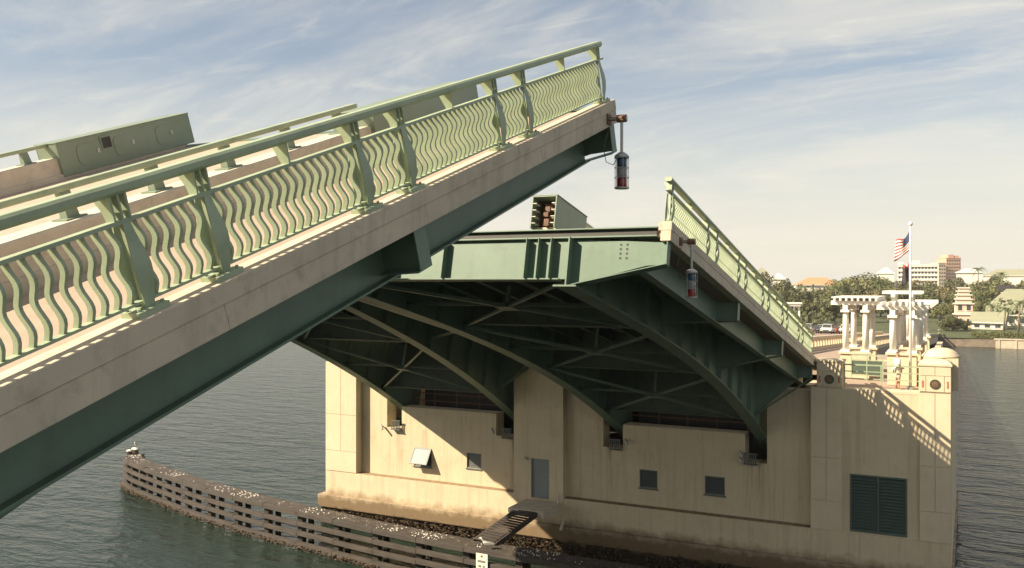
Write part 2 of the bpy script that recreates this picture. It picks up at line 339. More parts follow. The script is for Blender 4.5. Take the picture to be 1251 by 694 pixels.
def build_leaf(name, label, m, sg, tip, ang, side_box_len, cab_top=.68):
    """m = 1 right hand leaf, -1 its mirror image; local axes: x across, y = sg*(l-LH) with l the distance from the tip, z = n above the curb"""
    h = Vector((0, sg * LH, 0)); h.rotate(Matrix.Rotation(ang, 4, 'X'))
    root = empty(name, Vector(tip) + h); root.rotation_euler = (ang, 0, 0); tag(root, label, 'drawbridge')
    def q(x, l, n): return (m * x, sg * (l - LH), n)
    def bx(mb, x0, x1, l0, l1, n0, n1):
        a, b = sorted((sg * (l0 - LH), sg * (l1 - LH))); x0, x1 = sorted((m * x0, m * x1)); return mb.box(x0, x1, a, b, n0, n1)
    # deck
    bx(MB(), 1.30, 9.05, 0.2, LH, -0.24, -0.10).build('roadway', M['grate'], root)
    for s in (1,):
        a, b = sorted((s * 9.75, s * 12.28)); bx(MB(), a, b, 0.2, LH, -0.30, -0.14).build('sidewalk', M['pinkdeck'], root)
        a, b = sorted((s * 12.28, s * 12.60))
        fas = bx(MB(), a, b, 0.0, LH, -0.20, 0.0).build('fascia', M['fascia'], root, bevel=0.012)
        a, b = sorted((s * 12.34, s * 12.59)); l = 0.004
        while l < LH - .1:
            l2 = min(LH, (l if l > 1 else 0) + 3.65); bx(MB(), a, b, l, l2 - .004, -0.45, -0.2).build('fascia_panel', M['fascia'], fas, bevel=0.008); l = l2
        # road barriers
        a, b = sorted((s * 9.05, s * 9.75))
    for bxc, bl, nm in ((9.27, side_box_len, 1), (1.05, 3.85, 0)):
        x0, x1 = bxc - 0.25, bxc + 0.25
        if nm: bar = bx(MB(), min(x0, x1), max(x0, x1), bl - 0.05, LH, -0.30, 0.42)
        else: bar = bx(MB(), x0, x1, bl - 0.05, LH, -0.12, 0.37)
        bar = bar.build('traffic_barrier', M['concrete'], root, bevel=0.03)
        pl = MB(); bx(pl, x0 - 0.06, x1 + 0.06, 0.24, LH, -0.30, 0.02); pl.build('barrier_footing', M['concrete'], bar)
        rail = MB(); bx(rail, bxc - 0.07, bxc + 0.07, bl, LH, 0.75 if nm else .62, 0.83 if nm else .70); rail = rail.build('barrier_rail', M['green'], bar, bevel=0.02)
        l = bl + 0.55
        pm = MB().pts([], []); pm.loft([[(-.06, -.09, .36), (.08, -.09, .36), (.08, .09, .36), (-.06, .09, .36)], [(-.05, -.07, .76 if nm else .63), (.05, -.07, .76 if nm else .63), (.05, .07, .76 if nm else .63), (-.05, .07, .76 if nm else .63)]])
        pm.box(-.13, .13, -.15, .15, .415 if nm else .365, .44 if nm else .39)
        pm = pm.mesh('rail_post', M['green_cab'])
        while l < LH:
            o = obj('rail_post', pm, bar); o.location = q(bxc, l, 0); l += 1.35
        # lock cabinet at the tip: hollow shell, open towards the gap
        c = MB(); xa, xb = bxc - 0.34, bxc + 0.34; n0, n1, tk = -0.05, (cab_top if nm else .68), 0.03
        bx(c, xb - tk, xb, 0.0, bl, n0, n1); bx(c, xa, xa + tk, 0.0, bl, n0, n1); bx(c, xa + tk, xb - tk, 0.0, bl, n1 - tk, n1 - .002)
        bx(c, xa + tk, xb - tk, bl - tk, bl - .002, n0, n1 - tk)
        bx(c, xa - 0.02, xb + 0.02, -0.004, bl + .01, n1, n1 + 0.018)
        cab = c.build('lock_cabinet', M['green_cab'], root, bevel=0.006)
        for k in range(4):                                 # stiffening flats inside the open end
            z = n0 + 0.12 + 0.17 * k
            for xx0, xx1 in ((xa + tk, xa + 0.13), (xb - 0.13, xb - tk)):
                bx(MB(), xx0, xx1, 0.0, 0.25, z, z + 0.014).build('stiffener', M['white'], cab)
        mch = MB(); random.seed(3)
        for k in range(9):
            x = bxc + random.uniform(-.1, .12); z = n0 + random.uniform(.05, .6); bx(mch, x - .06, x + .07, 0.12 + random.random() * .3, 0.5, z, z + random.uniform(.05, .2))
        bx(mch, xa + tk, xb - tk, 0.5, 0.54, n0, n1 - tk)
        mch.build('lock_machinery', M['rust'], cab)
        if nm == 0:
            def plate(l0, l1, z0, z1, mt, nm2, d0, d1, par, cut=0.05):
                pl = [(l0 + cut, z0), (l1 - cut, z0), (l1, z0 + cut), (l1, z1 - cut), (l1 - cut, z1), (l0 + cut, z1), (l0, z1 - cut), (l0, z0 + cut)]
                return MB().prism(pl, lambda a, b: q(xb + d0, a, b), lambda a, b: q(xb + d1, a, b)).build(nm2, mt, par)
            for (l0, l1) in ((0.55, 1.15), (1.75, 2.4), (2.75, 3.4)):
                pd = plate(l0, l1, 0.10, 0.54, M['green_cab'], 'access_door', -0.002, 0.014, cab, 0.08)
                ll = l0 + 0.09 if l0 < 2.5 else l0 + 0.07
                plate(ll, ll + 0.07, 0.28, 0.38, M['galv'], 'latch', 0.014, 0.03, pd if False else cab, 0.01)
            plate(2.47, 2.72, 0.34, 0.58, M['dark'], 'vent_opening', -0.001, 0.010, cab, 0.01)
            for (a, b, z0, z1) in ((2.44, 2.75, 0.58, 0.61), (2.44, 2.75, 0.31, 0.34), (2.44, 2.47, 0.34, 0.58), (2.72, 2.75, 0.34, 0.58)):
                bx(MB(), xb, xb + 0.03, a, b, z0, z1).build('vent_frame', M['green_cab'], cab)
    # steel: end beam
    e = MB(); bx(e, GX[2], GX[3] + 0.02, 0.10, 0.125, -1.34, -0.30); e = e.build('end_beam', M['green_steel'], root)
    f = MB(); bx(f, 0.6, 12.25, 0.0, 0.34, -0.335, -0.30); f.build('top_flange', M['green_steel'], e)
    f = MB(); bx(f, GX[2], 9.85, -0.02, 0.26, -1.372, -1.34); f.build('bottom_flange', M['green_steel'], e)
    f = MB(); bx(f, 0.6, 12.2, 0.14, 0.16, -0.30, -0.115); f.build('deck_edge_plate', M['dark'], e)
    f = MB(); bx(f, 0.6, 12.24, 0.05, 0.30, -0.113, -0.085); f.build('deck_edge_angle', M['green_steel'], e)
    st = [3.7, 5.0, 6.55, 8.93, 9.26, 9.60]
    for x in st:
        f = MB(); bx(f, x - 0.008, x + 0.008, -0.10, 0.10, -1.34, -0.335); f.build('stiffener', M['green_steel'], e)
    # main girders
    for x in GX[2:]:
        g = MB(); S = [i * 0.6 for i in range(0, 44)]
        poly = [(l, -0.335) for l in (0.13, 25.8)] + [(l, gbot(l)) for l in reversed(S)]
        poly[0] = (S[0], -0.335); poly[1] = (S[-1], -0.335)
        g.loft([[q(x - .012, l, -0.34), q(x + .012, l, -0.34), q(x + .012, l, gbot(l)), q(x - .012, l, gbot(l))] for l in S])
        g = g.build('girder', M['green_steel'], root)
        f = MB(); f.loft([[q(x - .27, l, gbot(l)), q(x + .27, l, gbot(l)), q(x + .27, l, gbot(l) - .05), q(x - .27, l, gbot(l) - .05)] for l in S]); f.build('bottom_flange', M['green_steel'], g)
        f = MB(); bx(f, x - .25, x + .25, 0.35, S[-1], -0.34, -0.305); f.build('top_flange', M['green_steel'], g)
        for l in [1.9 + 1.825 * k for k in range(12)]:
            for s in (-1, 1):
                a, b = sorted((x + s * .012, x + s * .2)); f = MB(); bx(f, a, b, l - .01, l + .01, gbot(l) + .02, -.345); f.build('stiffener', M['green_steel'], g)
        # end plate of the girder, facing the gap
        f = MB(); bx(f, x - 0.018, x + 0.018, -0.14, 0.098, gbot(0), -0.335); f.build('end_plate', M['green_steel'], g)
        f = MB(); bx(f, x - 0.30, x + 0.30, -0.20, -0.001, gbot(0) - .055, gbot(0) - 0.012); f.build('seat_plate', M['green_steel'], g)
    # floor beams, stringers, bracing
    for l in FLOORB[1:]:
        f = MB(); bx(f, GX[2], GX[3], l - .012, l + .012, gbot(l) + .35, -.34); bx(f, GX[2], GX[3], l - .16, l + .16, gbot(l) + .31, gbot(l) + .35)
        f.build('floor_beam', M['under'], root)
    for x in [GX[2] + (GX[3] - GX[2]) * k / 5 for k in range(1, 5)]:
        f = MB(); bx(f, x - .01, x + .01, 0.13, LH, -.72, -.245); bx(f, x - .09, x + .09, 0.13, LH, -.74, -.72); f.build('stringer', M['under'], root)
    for i in (2,):
        xa, xb = GX[i], GX[i + 1]; xm = (xa + xb) / 2
        for a, b in zip(FLOORB[:-1], FLOORB[1:]):
            na, nb = gbot(a) + .18, gbot(b) + .18; lm = (a + b) / 2; nm_ = (na + nb) / 2
            for p, r in (((xa, a, na), (xb, b, nb)), ((xb, a, na), (xa, b, nb))):
                f = MB().bar(q(*p), q(*r), .11, .012); f.bar(q(p[0], p[1], p[2] + .05), q(r[0], r[1], r[2] + .05), .012, .10); f.build('lateral_brace', M['green_steel'], root)
            f = MB(); bx(f, xm - .3, xm + .3, lm - .3, lm + .3, nm_ - .03, nm_ - .008); f.build('gusset', M['green_steel'], root)
            f = MB().bar(q(xm, lm, nm_), q(xm, lm, -.74), .10, .10); f.build('hanger', M['green_steel'], root)
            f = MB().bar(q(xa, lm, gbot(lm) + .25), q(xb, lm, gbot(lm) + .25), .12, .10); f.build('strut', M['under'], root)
    # cantilever brackets and edge beam
    for s, g0, e0_, t0 in ((1, GX[3], 11.85, 12.5), (-1, GX[2], .86, .72)):
        a, b = sorted((e0_, e0_ + .025)); f = MB(); bx(f, a, b, 0.15, LH, -1.12, -.455)
        a, b = (e0_ - .11, e0_ + .14); bx(f, a, b, 0.15, LH, -1.15, -1.12); f.build('edge_beam', M['green_steel'], root)
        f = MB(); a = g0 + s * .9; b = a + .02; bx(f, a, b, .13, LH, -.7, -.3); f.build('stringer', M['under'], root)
        for l in FLOORB:
            f = MB(); e0 = gbot(0) + .02 if l < 1 else gbot(l) + .5
            poly = [(g0, -.34), (t0 - s * .2, -.46), (t0, -.46), (t0, -.98), (t0 - s * .5, -1.02), (g0, e0)]
            f.prism(poly, lambda x, n: q(x, l - .012, n), lambda x, n: q(x, l + .012, n))
            f = f.build('bracket', M['green_steel'], root)
            a, b = sorted((t0, t0 + s * .02)); g2 = MB(); bx(g2, a, b, l - (.10 if l < 1 else .14), l + .14, -1.0, -.455); g2.build('end_plate', M['green_steel'], f)
            g2 = MB().bar(q(t0, l, -1.012), q(g0, l, e0 - .012), .34, .02, up=(0, 0, 1)); g2.build('bottom_flange', M['green_steel'], f)
            if s > 0 and l < 1:                            # bolt holes in the end bracket
                for k in range(4):
                    for j in (0, 1):
                        c = q(11.35 + .16 * j, l - .012, -.50 - .11 * k)
                        MB().tube([(c[0], c[1] - sg * .006, c[2]), (c[0], c[1] + sg * .004, c[2])], .03, 8).build('bolt_hole', M['dark'], f)
    # hand railing
    for s in (1,):
        xr = s * 12.42
        r = MB()
        def railsec(l): return [q(xr + s * a, l, n) for a, n in ((-.07, 1.03), (.05, 1.03), (.075, 1.06), (.075, 1.11), (.05, 1.135), (-.07, 1.135), (-.095, 1.11), (-.095, 1.06))]
        r.loft([railsec(0.10), railsec(LH - 1)]); r = r.build('railing', M['green'], root)
        f = MB(); bx(f, xr - .05, xr + .05, 0.05, LH - 1, .79, .825); f.build('middle_rail', M['green'], r)
        f = MB(); bx(f, xr - .04, xr + .04, 0.2, LH - 1, .09, .115); f.build('bottom_rail', M['green'], r)
        PS = POSTS if sg > 0 else POSTS_NEAR
        for p in PS:
            o = obj('post', POST, r); o.location = q(xr, p, 0); o.scale = (m, 1, 1)
        for a, b in zip(PS[:-1], PS[1:]):
            if b - a > 2:
                o = obj('rail_bracket', BRK, r); o.location = q(xr, (a + b) / 2, 0); o.scale = (m, 1, 1)
            k = round((b - a) / 0.132) - 1
            if m > 0:
                for i in range(1, k + 1):
                    l = a + (b - a) * i / (k + 1)
                    if min(l - a, b - l) < 0.09: continue
                    o = obj('baluster', BAL, r); o.location = q(xr, l, 0); o.scale = (m, 1, 1)
            else:                                          # far side, not seen from here: one joined part
                f = MB()
                for i in range(1, k + 1):
                    l = a + (b - a) * i / (k + 1); bx(f, xr - .034, xr + .034, l - .008, l + .008, .05, .79)
                tag(f.build('baluster_row', M['green'], r), kind='stuff')
    return root
near_tip, near_ang = Vector((0, 16.50, 17.53)), 19.0
far_tip, far_ang = Vector((0, 20.25, 15.37)), 12.4
PV = 29.0                                   # distance from tip to the common trunnion line
def dirv(sg, a): return Vector((0, sg * math.cos(R(a)), -math.sin(R(a))))
build_leaf('bascule_leaf', 'raised near bridge leaf with wavy green railing and concrete edge rising from lower left', 1, -1, near_tip, R(near_ang), 3.85)
build_leaf('bascule_leaf', 'raised far bridge leaf whose bright green end and dark underside face the camera', 1, 1, far_tip, R(-far_ang), 2.0, .78)
build_leaf('bascule_leaf', 'twin far leaf on the left, raised steeper, seen only from below', -1, 1, far_tip + dirv(1, far_ang) * PV - dirv(1, far_ang + 3.1) * PV, R(-far_ang - 3.1), 2.0)
build_leaf('bascule_leaf', 'twin near leaf hidden behind the nearest railing', -1, -1, near_tip + dirv(-1, near_ang) * PV - dirv(-1, near_ang - 3.5) * PV, R(near_ang - 3.5), 3.85)

def nav_light(label, p, drop, lamp_h):
    t = empty('navigation_light', p); tag(t, label, 'navigation light', 'navigation lights hanging at the leaf tips')
    MB().tube([(-.30, 0, 0), (.10, 0, 0)], .035, 8).build('arm', M['galv'], t)
    MB().box(-.32, -.24, -.10, .10, -.10, .10).tube([(-.09, 0, 0), (.09, 0, 0)], .075, 10).box(-.25, -.08, -.03, .03, -.03, .03).build('swivel', M['rust'], t)
    MB().tube([(0, 0, -.02), (0, 0, -drop)], .03, 8).build('pole', M['galv'], t)
    MB().lathe((0, 0, -drop), [(.05, .08), (.13, .02), (.14, 0), (.14, -.03)], 14).build('cap', M['galv'], t, smooth=True)
    z = -drop - .03; h3 = lamp_h / 3
    for i, k in enumerate(('nav_blue', 'nav_white', 'nav_red')):
        MB().lathe((0, 0, z - h3 * (i + 1)), [(.085, 0), (.095, .02), (.095, h3 - .03), (.085, h3 - .002)], 14).build('lens', M[k], t, smooth=True)
    g = MB()
    for k in range(6):
        a = k * math.pi / 3; g.tube([(.135 * math.cos(a), .135 * math.sin(a), z), (.135 * math.cos(a), .135 * math.sin(a), z - lamp_h)], .006, 5)
    for k in range(4):
        zz_ = z - lamp_h * k / 3; g.tube([(.135 * math.cos(a), .135 * math.sin(a), zz_) for a in [i * math.pi / 8 for i in range(17)]], .007, 5)
    g.build('cage', M['galv'], t); MB().lathe((0, 0, z - lamp_h - .03), [(.12, 0), (.14, .01), (.14, .03)], 14).build('base_ring', M['galv'], t)
    MB().tube([(-.25, -.03, -.15), (-.27, -.25, -.6), (-.2, -.3, -.85), (-.1, -.2, -.9), (-.02, -.1, -drop)], .008, 5).build('cable', M['dark'], t)
nav_light('blue white and red lantern hanging on a pole from the near leaf tip', (12.86, 16.15, 17.08), .72, .56)
nav_light('small lantern with red bottom hanging on a pole from the far leaf corner', (12.86, 20.95, 14.93), .72, .56)

# ------------------------------------------------------------------ far pier
PF = 41.64; PP = 42.14
def grid_wall(xs, zs, solid, y0, y1):
    mb = MB(); idx = {}
    def V(i, j, y):
        k = (i, j, y)
        if k not in idx: idx[k] = len(mb.v); mb.v.append((xs[i], y, zs[j]))
        return idx[k]
    nx, nz = len(xs) - 1, len(zs) - 1
    S = [[solid((xs[i] + xs[i + 1]) / 2, (zs[j] + zs[j + 1]) / 2) for j in range(nz)] for i in range(nx)]
    g = lambda i, j: 0 <= i < nx and 0 <= j < nz and S[i][j]
    def F(*a): mb.f.append(list(a)); mb.m.append(0)
    for i in range(nx):
        for j in range(nz):
            if not S[i][j]: continue
            F(V(i, j, y0), V(i + 1, j, y0), V(i + 1, j + 1, y0), V(i, j + 1, y0))
            F(V(i, j, y1), V(i, j + 1, y1), V(i + 1, j + 1, y1), V(i + 1, j, y1))
            if not g(i - 1, j): F(V(i, j, y0), V(i, j + 1, y0), V(i, j + 1, y1), V(i, j, y1))
            if not g(i + 1, j): F(V(i + 1, j, y0), V(i + 1, j, y1), V(i + 1, j + 1, y1), V(i + 1, j + 1, y0))
            if not g(i, j - 1): F(V(i, j, y0), V(i, j, y1), V(i + 1, j, y1), V(i + 1, j, y0))
            if not g(i, j + 1): F(V(i, j + 1, y0), V(i + 1, j + 1, y0), V(i + 1, j + 1, y1), V(i, j + 1, y1))
    return mb
pier = empty('bridge_pier', (0, PF, 0)); tag(pier, 'cream concrete bridge pier with slots for the girders, door and small windows', 'bridge pier')
XL, XR = -14.62, 18.06
def pb(mb, name, mt, par=None, **k):
    o = mb.build(name, mt, par or pier, **k)
    if (par or pier) is pier: o.location = (0, -PF, 0)
    return o
wins = [(-8.85, -7.70, 3.70, 4.74), (-5.46, -4.58, 3.90, 4.72), (4.30, 5.22, 3.86, 4.76), (7.54, 8.50, 3.88, 4.76)]
slots = [(-10.66, -9.66, 5.72), (-3.67, -2.55, 5.78), (2.40, 3.44, 5.70), (9.43, 10.44, 5.58)]
def solid(x, z):
    for a, b, c, d in wins:
        if a < x < b and c < z < d: return False
    for a, b, c in slots:
        if a < x < b and z > c: return False
    if -9.66 < x < -3.67 and z > 6.94: return False
    if 3.44 < x < 9.43 and z > 6.88: return False
    if -10.66 < x < 10.5: return z < 9.4
    return z < 9.05
xs = sorted({-12.4, -2.5, 0.43, 12.43} | {v for a in wins for v in a[:2]} | {v for a in slots for v in a[:2]})
zs = sorted({3.0, 6.94, 6.88, 9.05, 9.4} | {v for a in wins for v in a[2:]} | {a[2] for a in slots})
pb(grid_wall(xs, zs, lambda x, z: solid(x, z) and not (-2.5 < x < 0.43), PP, PP + 0.9), 'wall', M['wall'])
# base course, plinth, tidal growth
pb(grid_wall([XL, -1.37, -0.35, XR], [1.66, 2.86, 3.0], lambda x, z: not (-1.37 < x < -.35 and z > 2.86), PF, PP + .9), 'base_course', M['wall'])
pb(MB().box(XL - .33, XR + .08, PF - .33, PF + 17, 0.95, 1.66), 'plinth', M['plinth'], bevel=.03)
pb(MB().box(XL - .15, XR + .05, PF - .15, PF + 16.8, -3, 0.95), 'footing', M['plinth'])
for a, b in ((-12.4, -2.36), (0.43, 12.43)):
    pb(MB().box(a, b, PF + .012, PP, 3.0, 3.012), 'ledge', M['ledge'])
# centre pillar with the door opening
pb(grid_wall([-2.36, -1.37, -0.35, 0.43], [3.0, 4.88, 10.0], lambda x, z: not (-1.37 < x < -.35 and z < 4.88), PF, PP + .9), 'centre_pillar', M['wall'])
dr = pb(MB().box(-1.34, -.38, PF + .12, PF + .18, 2.87, 4.85), 'door', M['door'])
for a in ((-1.37, -1.31, 2.86, 4.88), (-.41, -.35, 2.86, 4.88), (-1.31, -.41, 4.82, 4.88)):
    MB().box(a[0], a[1], PF + .06, PF + .2, a[2], a[3]).build('door_frame', M['door'], dr)
MB().lathe((-.47, PF + .1, 3.85), [(.03, -.03), (.04, 0), (.03, .03)], 8).build('handle', M['galv'], dr)
pb(MB().lathe((-1.62, PF - .1, 4.82), [(.02, .1), (.10, .06), (.13, -.02), (.10, -.03)], 10).box(-1.64, -1.6, PF - .12, PF, 4.88, 4.93), 'door_lamp', M['galv'])
# side walls, rear wall, machinery floor
pb(MB().box(XL, XL + .9, PP + .9, PF + 16, 1.66, 9.3), 'side_wall', M['wall'])
pb(MB().box(XR - .9, XR, PP + .9, PF + 16, 1.66, 9.28), 'side_wall', M['wall'])
pb(MB().box(XL + .9, XR - .9, PF + 15.2, PF + 16, 1.66, 9.3), 'rear_wall', M['wall'])
pb(MB().box(12.0, 12.42, PP + .9, PF + 15.2, 1.66, 9.2), 'cross_wall', M['wall'])
pb(MB().box(XL + .9, 12.0, PP + 1.2, PF + 15, 5.1, 5.3), 'pit_floor', M['dark'])
for a, b in ((-9.4, -3.6), (3.6, 9.4)):
    pb(MB().box(a, b, PP + 2.0, PP + 8, 5.3, 8.6), 'counterweight_shade_block', M['dark'])  # dark counterweight blocks added so the openings look shaded
# shelf and railing bars inside the openings, small grilles and lamps at the slots
for a, b in ((-9.6, -3.7), (3.5, 9.4)):
    k = a
    while k < b:
        pb(MB().box(k, k + .05, PP + 1.0, PP + 1.05, 5.3, 7.9), 'guard_post', M['rust']); k += 1.45
    for z in (7.2, 7.6): pb(MB().box(a, b, PP + 1.0, PP + 1.05, z, z + .05), 'guard_rail', M['rust'])
for x, z in ((-9.95, 5.72), (-2.95, 5.78), (3.1, 5.70), (9.72, 5.58)):
    g = MB()
    for k in range(6): g.box(x - .28 + k * .1, x - .24 + k * .1, PP - .22, PP - .18, z - .05, z + .42)
    g.box(x - .3, x + .3, PP - .24, PP - .17, z + .42, z + .46).box(x - .3, x + .3, PP - .24, PP + .2, z - .09, z - .05)
    pb(g, 'slot_grille', M['frame'])
for x, z in ((-10.95, 5.75), (-3.85, 6.05), (3.6, 6.1), (9.2, 6.0), (9.18, 5.7)):
    pb(MB().tube([(x, PP, z), (x, PP - .22, z + .06)], .03, 6).tube([(x, PP - .18, z + .1), (x + .22, PP - .34, z - .12)], .06, 8), 'flood_lamp', M['galv'])
# left pilaster, panels with joints
def pilaster(x0, x1, ztop, rows, name_top=None, face=PF):
    p = pb(MB().box(x0, x1, face, PP + .9, 3.0, ztop), 'pilaster', M['wall'])
    xm = (x0 + x1) / 2; g = .02
    for z0, z1, split in rows:
        for a, b in (((x0 + g, xm - g / 2), (xm + g / 2, x1 - g)) if split else ((x0 + g, x1 - g),)):
            MB().box(a, b, face - .035, face, z0 + g / 2, z1 - g / 2).build('panel', M['pilaster'], p, bevel=.008)
    return p
pilaster(XL, -12.4, 9.3, [(3.02, 4.2, False), (4.2, 6.3, True), (6.3, 9.28, True)])
pilaster(12.43, 13.77, 9.3, [(3.02, 4.3, False), (4.3, 6.2, True), (6.2, 9.28, True)])
pilaster(16.84, XR, 9.3, [(3.02, 4.3, False), (4.3, 6.2, True), (6.2, 9.28, True)])
# overlook wall with louver
pb(grid_wall([13.77, 14.07, 16.37, 16.84], [3.0, 3.06, 5.57, 9.14], lambda x, z: not (14.07 < x < 16.37 and 3.06 < z < 5.57), PF + .10, PP + .9), 'overlook_wall', M['wall'])
lv = pb(MB().box(14.07, 14.14, PF + .07, PF + .22, 3.06, 5.57).box(16.30, 16.37, PF + .07, PF + .22, 3.06, 5.57).box(14.14, 16.30, PF + .07, PF + .22, 5.50, 5.57).box(14.14, 16.30, PF + .07, PF + .22, 3.06, 3.13)
        .box(15.19, 15.25, PF + .07, PF + .22, 3.13, 5.50).box(14.1, 16.34, PF + .26, PF + .3, 3.08, 5.55), 'louver_vent', M['louver'])
slat = MB().hexa([(0, 0, 0), (1, 0, 0), (1, .13, .09), (0, .13, .09), (0, 0, .012), (1, 0, .012), (1, .13, .102), (0, .13, .102)]).mesh('slat', M['louver'])
for a in (14.14, 15.25):
    for k in range(17):
        o = obj('slat', slat, lv); o.location = (a, PF + .08, 3.13 + k * .138); o.scale = (1.05, 1, 1)
# windows
for i, (a, b, c, d) in enumerate(wins):
    wn_ = pb(MB().box(a, a + .06, PP + .05, PP + .15, c, d).box(b - .06, b, PP + .05, PP + .15, c, d).box(a + .06, b - .06, PP + .05, PP + .15, d - .06, d).box(a + .06, b - .06, PP + .05, PP + .15, c, c + .06), 'window', M['frame'])
    if i == 0:                                              # top-hung sash pushed open
        tl = R(33); L = d - c - .08; yb, zb = PP + .02 - math.sin(tl) * L, d - .03 - math.cos(tl) * L
        def sp(x, f, o): return (x, PP + .02 - math.sin(tl) * L * f - o * math.cos(tl), d - .03 - math.cos(tl) * L * f + o * math.sin(tl))
        s1 = MB().hexa([sp(a + .09, .06, .022), sp(b - .09, .06, .022), sp(b - .09, .94, .022), sp(a + .09, .94, .022), sp(a + .09, .06, .03), sp(b - .09, .06, .03), sp(b - .09, .94, .03), sp(a + .09, .94, .03)])
        fr = MB()
        for x0, x1, f0, f1 in ((a, a + .09, 0, 1), (b - .09, b, 0, 1), (a + .09, b - .09, 0, .07), (a + .09, b - .09, .93, 1)):
            fr.hexa([sp(x0, f0, 0), sp(x1, f0, 0), sp(x1, f1, 0), sp(x0, f1, 0), sp(x0, f0, .05), sp(x1, f0, .05), sp(x1, f1, .05), sp(x0, f1, .05)])
        fr.build('open_sash', M['frame'], wn_); s1.build('pane', M['sashglass'], wn_)
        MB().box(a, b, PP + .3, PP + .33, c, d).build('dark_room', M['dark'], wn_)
    else:
        MB().box(a + .06, b - .06, PP + .09, PP + .10, c + .06, d - .06).build('pane', M['sashglass'] if i == 1 else M['pane'], wn_)
    MB().box(a - .05, b + .05, PP - .05, PP + .05, c - .06, c - .002).build('sill', M['frame'] if i != 1 else M['frame'], wn_)
# pylons standing over the pilasters
def pylon(x0, x1, domed):
    y0, y1 = PF - .03, PF + 1.05; xm = (x0 + x1) / 2
    p = pb(MB().box(x0, x1, y0, y1, 9.3, 10.40), 'pylon', M['wall'])
    g = .018
    for a, b, z0, z1 in ((x0 + g, xm - g / 2, 10.02, 10.39), (xm + g / 2, x1 - g, 10.02, 10.39), (x0 + g, x0 + .25, 9.34, 10.0), (x1 - .25, x1 - g, 9.34, 10.0), (x0 + .27, x1 - .27, 9.34, 10.0)):
        MB().box(a, b, y0 - .03, y0, z0, z1).build('panel', M['pilaster'], p, bevel=.006)
    for a in (x0 + .10, x1 - .17):
        MB().box(a, a + .07, y0 - .045, y0 - .03, 9.52, 9.80).build('tile_inset', M['redtile'], p)
    sl_ = MB().tube([(xm, y0 - .03, 9.66), (xm, y0 - .055, 9.66)], .205, 24).build('medallion', M['seal'], p)
    MB().tube([(xm, y0 - .055, 9.66), (xm, y0 - .065, 9.66)], .13, 20).build('emblem', M['rust'], sl_)
    if domed:
        MB().box(x0 - .05, x1 + .05, y0 - .06, y1 + .05, 10.40, 10.50).build('cap_moulding', M['wall'], p, bevel=.02)
        MB().loft([[(xm + sx * (x1 - x0 + .04) / 2 * f, (y0 + y1) / 2 + sy * (y1 - y0 + .04) / 2 * f, 10.50 + h) for sx, sy in ((-1, -1), (1, -1), (1, 1), (-1, 1))] for f, h in ((1, 0), (.92, .07), (.7, .14), (.35, .19), (.05, .2))]).build('cap', M['pilaster'], p)
        y2 = y1 + 1.45; ym = (y1 + y2) / 2 + .1
        MB().box(x0 + .1, x1 + .25, y1 + .1, y2 + .1, 9.3, 10.66).build('rear_block', M['wall'], p)
        MB().lathe((xm + .17, ym, 10.66), [(.76, 0), (.78, .06), (.74, .10), (.70, .14), (.62, .24), (.48, .33), (.28, .40), (.05, .42)], 24).build('dome', M['pilaster'], p, smooth=True)
    else:
        MB().box(x0 - .04, x1 + .04, y0 - .05, y1 + .04, 10.40, 10.50).build('cap_moulding', M['wall'], p, bevel=.02)
    return p
pylon(16.84, XR, True); pylon(12.70, 13.77, False)
# overlook terrace
TZ = 9.28
pb(MB().box(13.77, 16.84, PF + .10, PF + .9, 9.14, TZ), 'coping', M['pilaster'], bevel=.02)
pb(MB().box(12.43, XR - .02, PF + .92, 62, 9.0, TZ - .01), 'terrace_floor', M['pinkdeck'])
def railing(x0, x1, y, name, label, panel, zt):
    r = pb(MB().box(x0, x1, y - .03, y + .03, zt - .06, zt), name, M['green'])
    for z in ((zt - .30, zt - .62) if not panel else (zt - .22, zt - .95)):
        MB().box(x0, x1, y - .02, y + .02, z - .04, z).build('rail', M['green'], r)
    k = x0 + .02
    n_ = max(2, round((x1 - x0) / 1.6))
    for i in range(n_ + 1):
        xx = x0 + (x1 - x0) * i / n_; MB().box(xx - .025, xx + .025, y - .031, y + .031, TZ - .01, zt - .06).build('post', M['green'], r)
    if panel: MB().box(x0, x1, y - .006, y + .006, zt - .93, zt - .28).build('mesh_panel', M['panelgreen'], r)
railing(13.79, 16.82, PF + .5, 'overlook_railing', '', False, 10.33)
railing(13.70, 15.10, 45.6, 'overlook_railing', '', True, 10.48)
railing(16.62, 17.0, 45.2, 'overlook_railing', '', True, 10.3)
# door platform, pipe
pf = pb(MB().box(-1.5, .45, 39.3, PF - .34, 2.50, 2.84), 'landing', M['concrete'], bevel=.02)
pb(MB().tube([(.62, PF - .45, 3.35), (.62, PF - .45, 1.9), (.55, PF - .6, 1.55)], .07, 8).tube([(.36, PF - .45, 3.35), (.36, PF - .45, 2.8)], .05, 8), 'drain_pipe', M['concrete'])
# tidal crust of oysters on the pier footing
random.seed(11); mb = MB()
for k in range(2600):
    x = random.uniform(XL - .2, XR + .2); z = random.uniform(-.1, .85) ; y = PF - .15 - random.random() * .06
    s = random.uniform(.04, .11); a = random.random() * 6.28
    mb.pts([(x + s * math.cos(a + j * 2.09), y + (.02 if j else -.07) - random.random() * .04, z + s * math.sin(a + j * 2.09)) for j in range(3)] + [(x, y - .12 - s * .6, z + s * .4)], [(0, 1, 3), (1, 2, 3), (2, 0, 3)])
tag(pb(mb, 'oyster_crust', M['oyster'], fix=False), kind='stuff')

